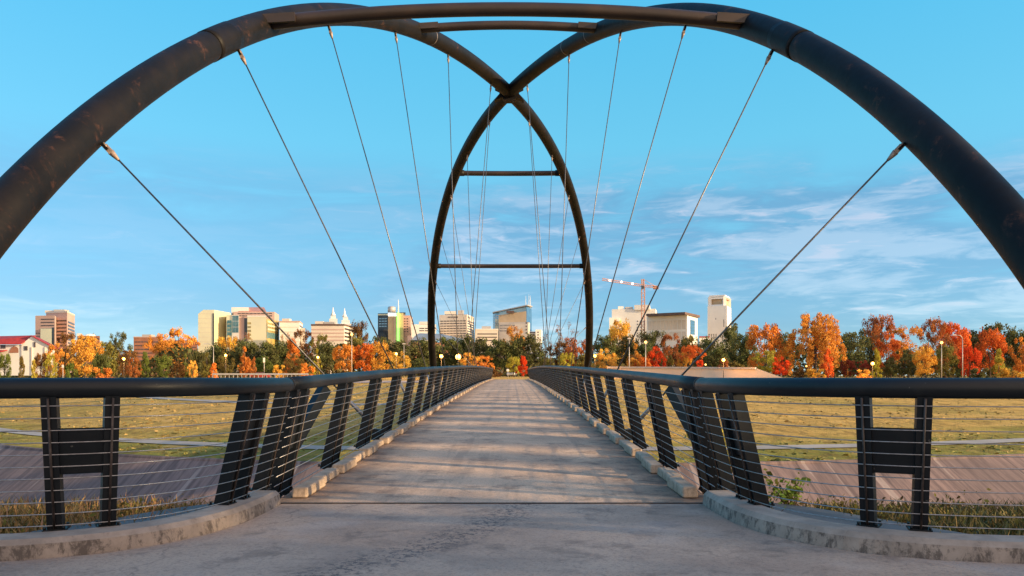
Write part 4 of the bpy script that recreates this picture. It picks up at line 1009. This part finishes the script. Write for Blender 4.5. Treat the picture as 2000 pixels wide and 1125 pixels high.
def near_lm(px):
    q = min(LM, key=lambda a: abs(a[0]-px))
    if abs(q[0]-px) <= 12: return 'in front of '+q[1]
    if px < 1430: return ('just left of ' if px < q[0] else 'just right of ')+q[1]
    w = min([(1590, 'the big drooping golden tree'), (1839, 'the tall lit lamp pole'), (1704, 'the short right-hand lamp'), (1490, 'the big orange tree'), (1932, 'the big red tree at right'), (1765, 'the rounded dark tree')], key=lambda a: abs(a[0]-px))
    return ('by ' if abs(w[0]-px) < 12 else ('left of ' if px < w[0] else 'right of '))+w[1]
labs = {}
for i, T_ in enumerate(TR):
    px, top, w, d, kind, col = T_
    row = 'back-row ' if d > 198 else ('front-row ' if d <= 176 else 'mid-row ')
    base = '%s%s %s %s' % (row, col, KW[kind], near_lm(px)); labs.setdefault(base, []).append(i)
LAB = {}
for base, idx in labs.items():
    if len(idx) == 1: LAB[idx[0]] = base
    else:
        idx.sort(key=lambda i: TR[i][0]); words = ['leftmost', 'second', 'third', 'fourth', 'fifth']
        for k, i in enumerate(idx): LAB[i] = base+(', the left one' if k == 0 and len(idx) == 2 else ', the right one' if len(idx) == 2 else ', '+words[k])
rt_ = random.Random(3)
for i, (px, top, w, d, kind, col) in enumerate(TR):
    crown, trunk = proto(kind, i % 3)
    x = (px-VX)/F*d+CX; zb = mz(x, d)-.05; zt = zy(top, d); h = (zt-zb)/.985
    wd = w/F*d*1.08
    root = thing(KN[kind], LAB[i], 'shrub' if kind == 'bush' else 'tree', (x, d, zb), 'trees and shrubs of the park beyond the meadow')
    a = rt_.random()*6.28
    c = bpy.data.objects.new('crown', crown); COL.objects.link(c); c.parent = root; c.scale = (wd, wd, h); c.rotation_euler.z = a
    k = rt_.uniform(1.0, 1.35); b_ = COLS[col]; c.color = (b_[0]*k, b_[1]*k*rt_.uniform(.9, 1.1), b_[2]*k, 1)
    q = bpy.data.objects.new('trunk', trunk); COL.objects.link(q); q.parent = root; q.scale = (wd, wd, h); q.rotation_euler.z = a
# far wood that closes the gaps between trunks: one mass
mb = MB(); mb.tone = []
for _ in range(16000):
    px = random.uniform(-120, 2120); d = random.uniform(232, 262); h = 7.0+2.0*math.sin(px*.021)+1.4*math.sin(px*.057+1)
    if px < 110: h *= .25
    x = (px-VX)/F*d; leafquad(mb, Vector((x, d, mz(x, d)+random.random()**.8*h)), .75*random.uniform(.7, 1.5), random.random())
o_ = tag(mb.build('distant_wood', M['leaf']), kind='stuff'); tag(o_, 'dark green mass of far woodland behind the park trees', 'woodland'); o_.color = (.09, .09, .038, 1)
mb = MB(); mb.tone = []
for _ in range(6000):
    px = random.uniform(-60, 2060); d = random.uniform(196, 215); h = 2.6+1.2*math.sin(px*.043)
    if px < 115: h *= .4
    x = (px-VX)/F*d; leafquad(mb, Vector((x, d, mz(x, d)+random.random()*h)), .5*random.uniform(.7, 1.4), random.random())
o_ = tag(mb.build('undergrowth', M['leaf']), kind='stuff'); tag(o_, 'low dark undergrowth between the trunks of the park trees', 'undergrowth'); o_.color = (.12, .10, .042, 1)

# ------------------------------------------------------------------ lamps, poles, signs, vehicles
def post_lamp(px, py, d, label, size=.27, pole='dpole', grp='lit globe lamps in the park'):
    c = at(px, py, d); zb = mz(c.x, d)-.1
    r_ = thing('park_lamp', label, 'street lamp', (c.x, d, zb), grp)
    h = c.z-zb
    MB().tube([(0, 0, 0), (0, 0, h-.35)], [.07, .045], 8).build('pole', M[pole], r_)
    MB().tube([(0, 0, h-.42), (0, 0, h-.30)], [.16, .20], 10).build('collar', M[pole], r_)
    MB().sphere((0, 0, h), size, 14, 10).build('globe', M['lamp'], r_)
    if size > .26:
        L = bpy.data.lights.new('lamp_glow', 'POINT'); L.energy = 900; L.color = (1.0, .45, .12); L.shadow_soft_size = .3
        lo = bpy.data.objects.new('lamp_glow', L); COL.objects.link(lo); lo.parent = r_; lo.location = (0, -.9, h+.2)
for a in ((242, 701, 160, 'lit park lamp by the tall dark conifer at far left'), (441, 694, 160, 'lit park lamp below the teal glass block'), (621, 698, 160, 'lit park lamp in front of the yellow-green tree below the first cable'),
          (774, 691, 158, 'lit park lamp below the green-lit fin'), (862, 696, 150, 'left of the two bright park lamps beside the left arch leg', .34), (895, 697, 150, 'right of the two bright park lamps beside the left arch leg', .55),
          (944, 711, 175, 'tiny lit park lamp left of the deck end', .2), (1162, 695, 155, 'lit park lamp just right of the right arch leg', .3), (1413, 703, 140, 'lit park lamp standing in front of the retaining wall', .3),
          (1378, 712, 180, 'tiny lit lamp behind the retaining wall', .2), (1575, 715, 185, 'tiny lit lamp under the drooping golden tree', .2), (1704, 710, 155, 'lit park lamp before the yellow-green tree on the right', .32)):
    post_lamp(*a)
def tall_lamp(px, py, d, label, lit, arm):
    c = at(px, py, d); zb = mz(c.x, d)-.1; h = c.z-zb
    r_ = thing('street_lamp', label, 'street lamp', (c.x, d, zb), 'tall street lamps along the park road')
    MB().tube([(0, 0, 0), (0, 0, h)], [.10, .06], 8).build('pole', M['pole'], r_)
    if arm:
        MB().tube([(0, 0, h-.1), (arm*.5, 0, h+.5), (arm*1.5, 0, h+.65)], [.08, .07, .06], 6).build('arm', M['pole'], r_)
        MB().box((arm*1.7, 0, h+.62), (.9, .35, .18), taper=.7).build('lamp_head', M['lamp'] if lit else M['pole'], r_)
    elif lit: MB().sphere((0, 0, h+.2), .28, 12, 8).build('lamp_head', M['lamp'], r_)
    else: MB().box((0, 0, h+.1), (.8, .4, .25), taper=.7).build('lamp_head', M['pole'], r_)
for a in ((417, 677, 168, 'unlit curved-arm street lamp in front of the yellow glass block', False, -1), (687, 655, 168, 'tall lit street lamp beside the brown flat-topped tree', True, 0), (789, 672, 175, 'thin unlit lamp pole right of the green-lit fin', False, 0),
          (1229, 662, 160, 'plain unlit lamp pole in front of the white hospital', False, 0), (1261, 670, 160, 'tall pole with lit lamp below the crane mast', True, 0), (1839, 671, 160, 'tall pole with a bright lamp among the red trees', True, 0), (1880, 660, 158, 'tall unlit curved-arm street lamp right of the lit pole', False, -1)):
    tall_lamp(*a)
c = at(516, 706, 165); zb = mz(c.x, 165)
r_ = thing('path_sign', 'small white sign on a post below the pink roofed block', 'sign', (c.x, 165, zb)); MB().tube([(0, 0, 0), (0, 0, c.z-zb+.8)], .06, 8).build('post', M['pole'], r_); MB().box((0, -.08, c.z-zb+.3), (.42, .05, 1.0)).build('board', M['white'], r_)
c = at(123, 717, 160); zb = mz(c.x, 160)
r_ = thing('path_sign', 'small white notice on a post near the stepped pink tower', 'sign', (c.x, 160, zb)); MB().tube([(0, 0, 0), (0, 0, c.z-zb+.4)], .06, 8).build('post', M['pole'], r_); MB().box((0, -.08, c.z-zb+.2), (.40, .05, .6)).build('board', M['white'], r_)
c = at(992, 723, 135); zb = mz(c.x, 135)
r_ = thing('path_sign', 'round white sign on a thin post beyond the end of the deck', 'sign', (c.x, 135, zb)); MB().tube([(0, 0, 0), (0, 0, c.z-zb)], .04, 8).build('post', M['pole'], r_)
MB().tube([(0, -.07, c.z-zb), (0, -.10, c.z-zb)], .24, 20).build('board', M['white'], r_)
def car(px, d, label, mat, rz=0, sc=1.0):
    x = (px-VX)/F*d+CX; z = mz(x, d)+.02
    r_ = thing('parked_car', label, 'car', (x, d, z)); r_.rotation_euler.z = rz; r_.scale = (sc, sc, sc)
    side = [(-2.15, .35), (-2.2, .75), (-1.9, .92), (-1.2, .98), (1.3, 1.0), (2.0, .88), (2.2, .65), (2.15, .35)]
    top = [(-1.45, .96), (-.85, 1.42), (.55, 1.45), (1.35, .98)]
    def ext(pl, w, wt=None):
        mb = MB(); n = len(pl); 
        for s_ in (-1, 1):
            for (x_, z_) in pl:
                ww = w if wt is None else lerp(w, wt, (z_-.96)/.5); mb.v.append((x_, s_*ww, z_))
        mb.f += [tuple(range(n)), tuple(reversed(range(n, 2*n)))]+[(i, i+n, (i+1) % n+n, (i+1) % n) for i in range(n)]; mb.sm += [False]*(n+2); return mb
    bevel(ext(side, .88).build('body', mat, r_), .06)
    bevel(ext(top, .78, .62).build('cabin', M['glass'], r_), .03)
    MB().box((-.12, 0, 1.46), (1.35, 1.22, .05)).build('roof', mat, r_)
    for sx in (-1.35, 1.35):
        for sy in (-.86, .86):
            MB().tube([(sx, sy-.09, .32), (sx, sy+.09, .32)], .32, 16).build('wheel', M['dark'], r_)
car(1000, 178, 'pale car parked straight beyond the end of the deck', M['carw'], R(80))
car(508, 172, 'small red car parked behind the left railing', M['carr'], R(8))
# metal fence before the house, guard rail further right
b = thing('metal_fence', 'thin dark metal fence in front of the white house', 'fence'); d = 172
for k in range(15):
    px = -16+k*5.4; c = at(px, 0, d); zb = mz(c.x, d); MB().tube([(c.x, d, zb-.1), (c.x, d, zb+1.9)], .035, 5).build('post', M['dpole'], b)
for hh in (.5, 1.15, 1.85):
    a_, c_ = at(-16, 0, d), at(60, 0, d); MB().tube([(a_.x, d, mz(a_.x, d)+hh), (c_.x, d, mz(c_.x, d)+hh)], .03, 5).build('rail', M['dpole'], b)
b = thing('guard_rail', 'low pale guard rail along the road behind the left railing', 'guard rail'); d = 152
a_, c_ = at(415, 0, d), at(602, 0, d); za_ = zy(730.5, d)
MB().bar((a_.x, d, za_), (c_.x, d, za_), .1, .32).build('beam', M['pole'], b)
for k in range(24):
    x = lerp(a_.x, c_.x, k/23); zb = mz(x, d); MB().box((x, d+.09, (zb+za_)/2), (.12, .06, max(.3, za_-zb+.1))).build('post', M['pole'], b)

# ------------------------------------------------------------------ near vegetation
def blades(name, label, n, region, hmin, hmax, seed, green):
    rg = random.Random(seed); mb = MB(); mb.tone = []
    for _ in range(n):
        x, y = region(rg); z = near_z(x, y)-.03; h = rg.uniform(hmin, hmax)*(.6+.6*rg.random()); a = rg.random()*6.28; w = rg.uniform(.006, .012)
        lean = Vector((rg.gauss(0, .4), rg.gauss(0, .35), 0))*h; u = Vector((math.cos(a), math.sin(a), 0))*w; p = Vector((x, y, z)); q = p+Vector((0, 0, h*.6))+lean*.4; e = p+Vector((0, 0, h))+lean
        i = len(mb.v); mb.v += [tuple(p-u), tuple(p+u), tuple(q+u*.8), tuple(q-u*.8), tuple(e)]; mb.f += [(i, i+1, i+2, i+3), (i+3, i+2, i+4)]; mb.sm += [False]*2
        t_ = min(1, max(0, rg.gauss(.35 if green else .62, .2))); mb.tone += [t_*.6, t_*.6, t_, t_, min(1, t_*1.25)]
    o_ = tag(mb.build(name, M['blade']), kind='stuff'); tag(o_, label, 'grass')
blades('grass', 'dry reddish reeds and grass behind the left railing', 14000, lambda g: (-g.uniform(2.9, 11), g.uniform(7.4, 10.8)), .10, .30, 5, False)
blades('grass', 'green and straw coloured grass behind the right railing', 14000, lambda g: (g.uniform(4.0, 12), g.uniform(7.4, 10.8)), .08, .26, 6, True)
rg = random.Random(11); mb = MB(); mb.tone = []
for _ in range(9000):
    d = 42+100*rg.random()**1.5; px = rg.uniform(-80, 2080); x = (px-VX)/F*d+CX
    if abs(x) < 4: continue
    e = d-cedge(x)
    if e < .5 or abs(e-(7.3-.012*abs(x))) < 1.1 or (x < -6 and (abs(e-44-3.5*math.sin(x*.05)) < 1.0 or 84 < e < 92)): continue
    k = math.sin(x*.31+d*.17)+math.sin(x*.13-d*.29)
    if k < rg.uniform(-1.6, .8): continue
    z = mz(x, d)-.02; h = rg.uniform(.03, .085)*(1+d*.004); w = rg.uniform(.08, .26); a = rg.random()*3.14; u = Vector((math.cos(a), math.sin(a), 0))*w; i = len(mb.v); l_ = Vector((rg.gauss(0, .09), rg.gauss(0, .09), h))
    p = Vector((x, d, z)); mb.v += [tuple(p-u), tuple(p+u), tuple(p+l_+u*.5), tuple(p+l_*1.2-u*.4)]; mb.f.append((i, i+1, i+2, i+3)); mb.sm.append(False)
    t_ = min(1, max(0, rg.gauss(.70 if e > 12 else .38, .16))); mb.tone += [t_*.7, t_*.7, t_, t_]
tag(tag(mb.build('grass_tufts', M['tuft']), kind='stuff'), 'golden and green grass tufts scattered over the meadow', 'grass')
def weeds(label, n, sg, seed):
    rg = random.Random(seed); mb = MB(); mb.tone = []
    cs = [(sg*rg.uniform(3.2, 11), rg.uniform(7.3, 10.6), rg.uniform(.08, .3)) for _ in range(60)]
    for _ in range(n):
        x, y, q = rg.choice(cs); x += rg.gauss(0, q); y += rg.gauss(0, q)
        if abs(x) < 4.2 and y < 9.6: continue
        leafquad(mb, Vector((x, y, near_z(x, y)+abs(rg.gauss(0, q*.45)))), .032*rg.uniform(.5, 1.4), rg.random())
    o_ = tag(tag(mb.build('weeds', M['leaf']), kind='stuff'), label, 'weeds'); o_.color = (.16, .13, .04, 1)
weeds('low tangled weeds on the bank behind the left railing', 9000, -1, 21); weeds('low tangled weeds on the bank behind the right railing', 9000, 1, 22)
def sapling(x, y, h, w, col, label, n=240, ls=.06, seed=1):
    rg = random.Random(seed); z = near_z(x, y); r_ = thing('sapling', label, 'shrub', (x, y, z))
    tk = MB(); mb = MB(); mb.tone = []
    for k in range(9):
        e = Vector((rg.gauss(0, w*.45), rg.gauss(0, w*.35), h*rg.uniform(.55, 1.0))); m_ = e*.5+Vector((0, 0, h*.12)); tk.tube([(0, 0, 0), m_, e], [.012, .008, .003], 5, False)
        for _ in range(n//9):
            f = rg.uniform(.45, 1.05); c = Vector((0, 0, 0)).lerp(m_, f*2) if f < .5 else m_.lerp(e, (f-.5)*2)
            leafquad(mb, c+Vector((rg.gauss(0, .05), rg.gauss(0, .05), rg.gauss(0, .04))), ls*rg.uniform(.6, 1.2), rg.random())
    c = mb.build('leaves', M['leaf'], r_); c.color = (*col, 1); tk.build('stems', M['bark'], r_)
sapling(3.72, 9.6, .50, .42, (.17, .22, .035), 'leafy green sapling growing behind the right railing', 240, .042, 3)
sapling(3.22, 10.4, 1.25, .45, (.34, .28, .05), 'yellowing shrub close behind the right railing posts', 260, .05, 4)
sapling(2.98, 8.4, .42, .2, (.22, .27, .05), 'small weed sprouting at the foot of the right railing', 60, .035, 5)

# unseen trees added at right to shade the slab and stripe the deck
M['leafd'] = M['leaf']
def added_shade_tree(x, y, h, w, kind, lab, v):
    crown, trunk = proto(kind, v); r_ = thing(KN[kind], lab, 'tree', (x, y, -1.8), 'unseen trees added to shade slab and deck')
    for me, nm in ((crown, 'crown'), (trunk, 'trunk')):
        o_ = bpy.data.objects.new(nm, me); COL.objects.link(o_); o_.parent = r_; o_.scale = (w, w, h); o_.color = (*COLS['dark green'], 1)
for k in range(4):
    added_shade_tree(50+k % 2*4, -29.5+k*5.6, 24, 9, 'oak', 'added unseen dark oak shading the near slab, '+['first', 'second', 'third', 'fourth'][k]+' from the camera end', k % 3)
for k in range(8):
    added_shade_tree(50, -6.3+k*2.62, 19+k % 3*.7, 1.95, 'column', 'added unseen narrow cypress striping the deck with shade, '+['first', 'second', 'third', 'fourth', 'fifth', 'sixth', 'seventh', 'eighth'][k]+' from the camera end', k % 3)
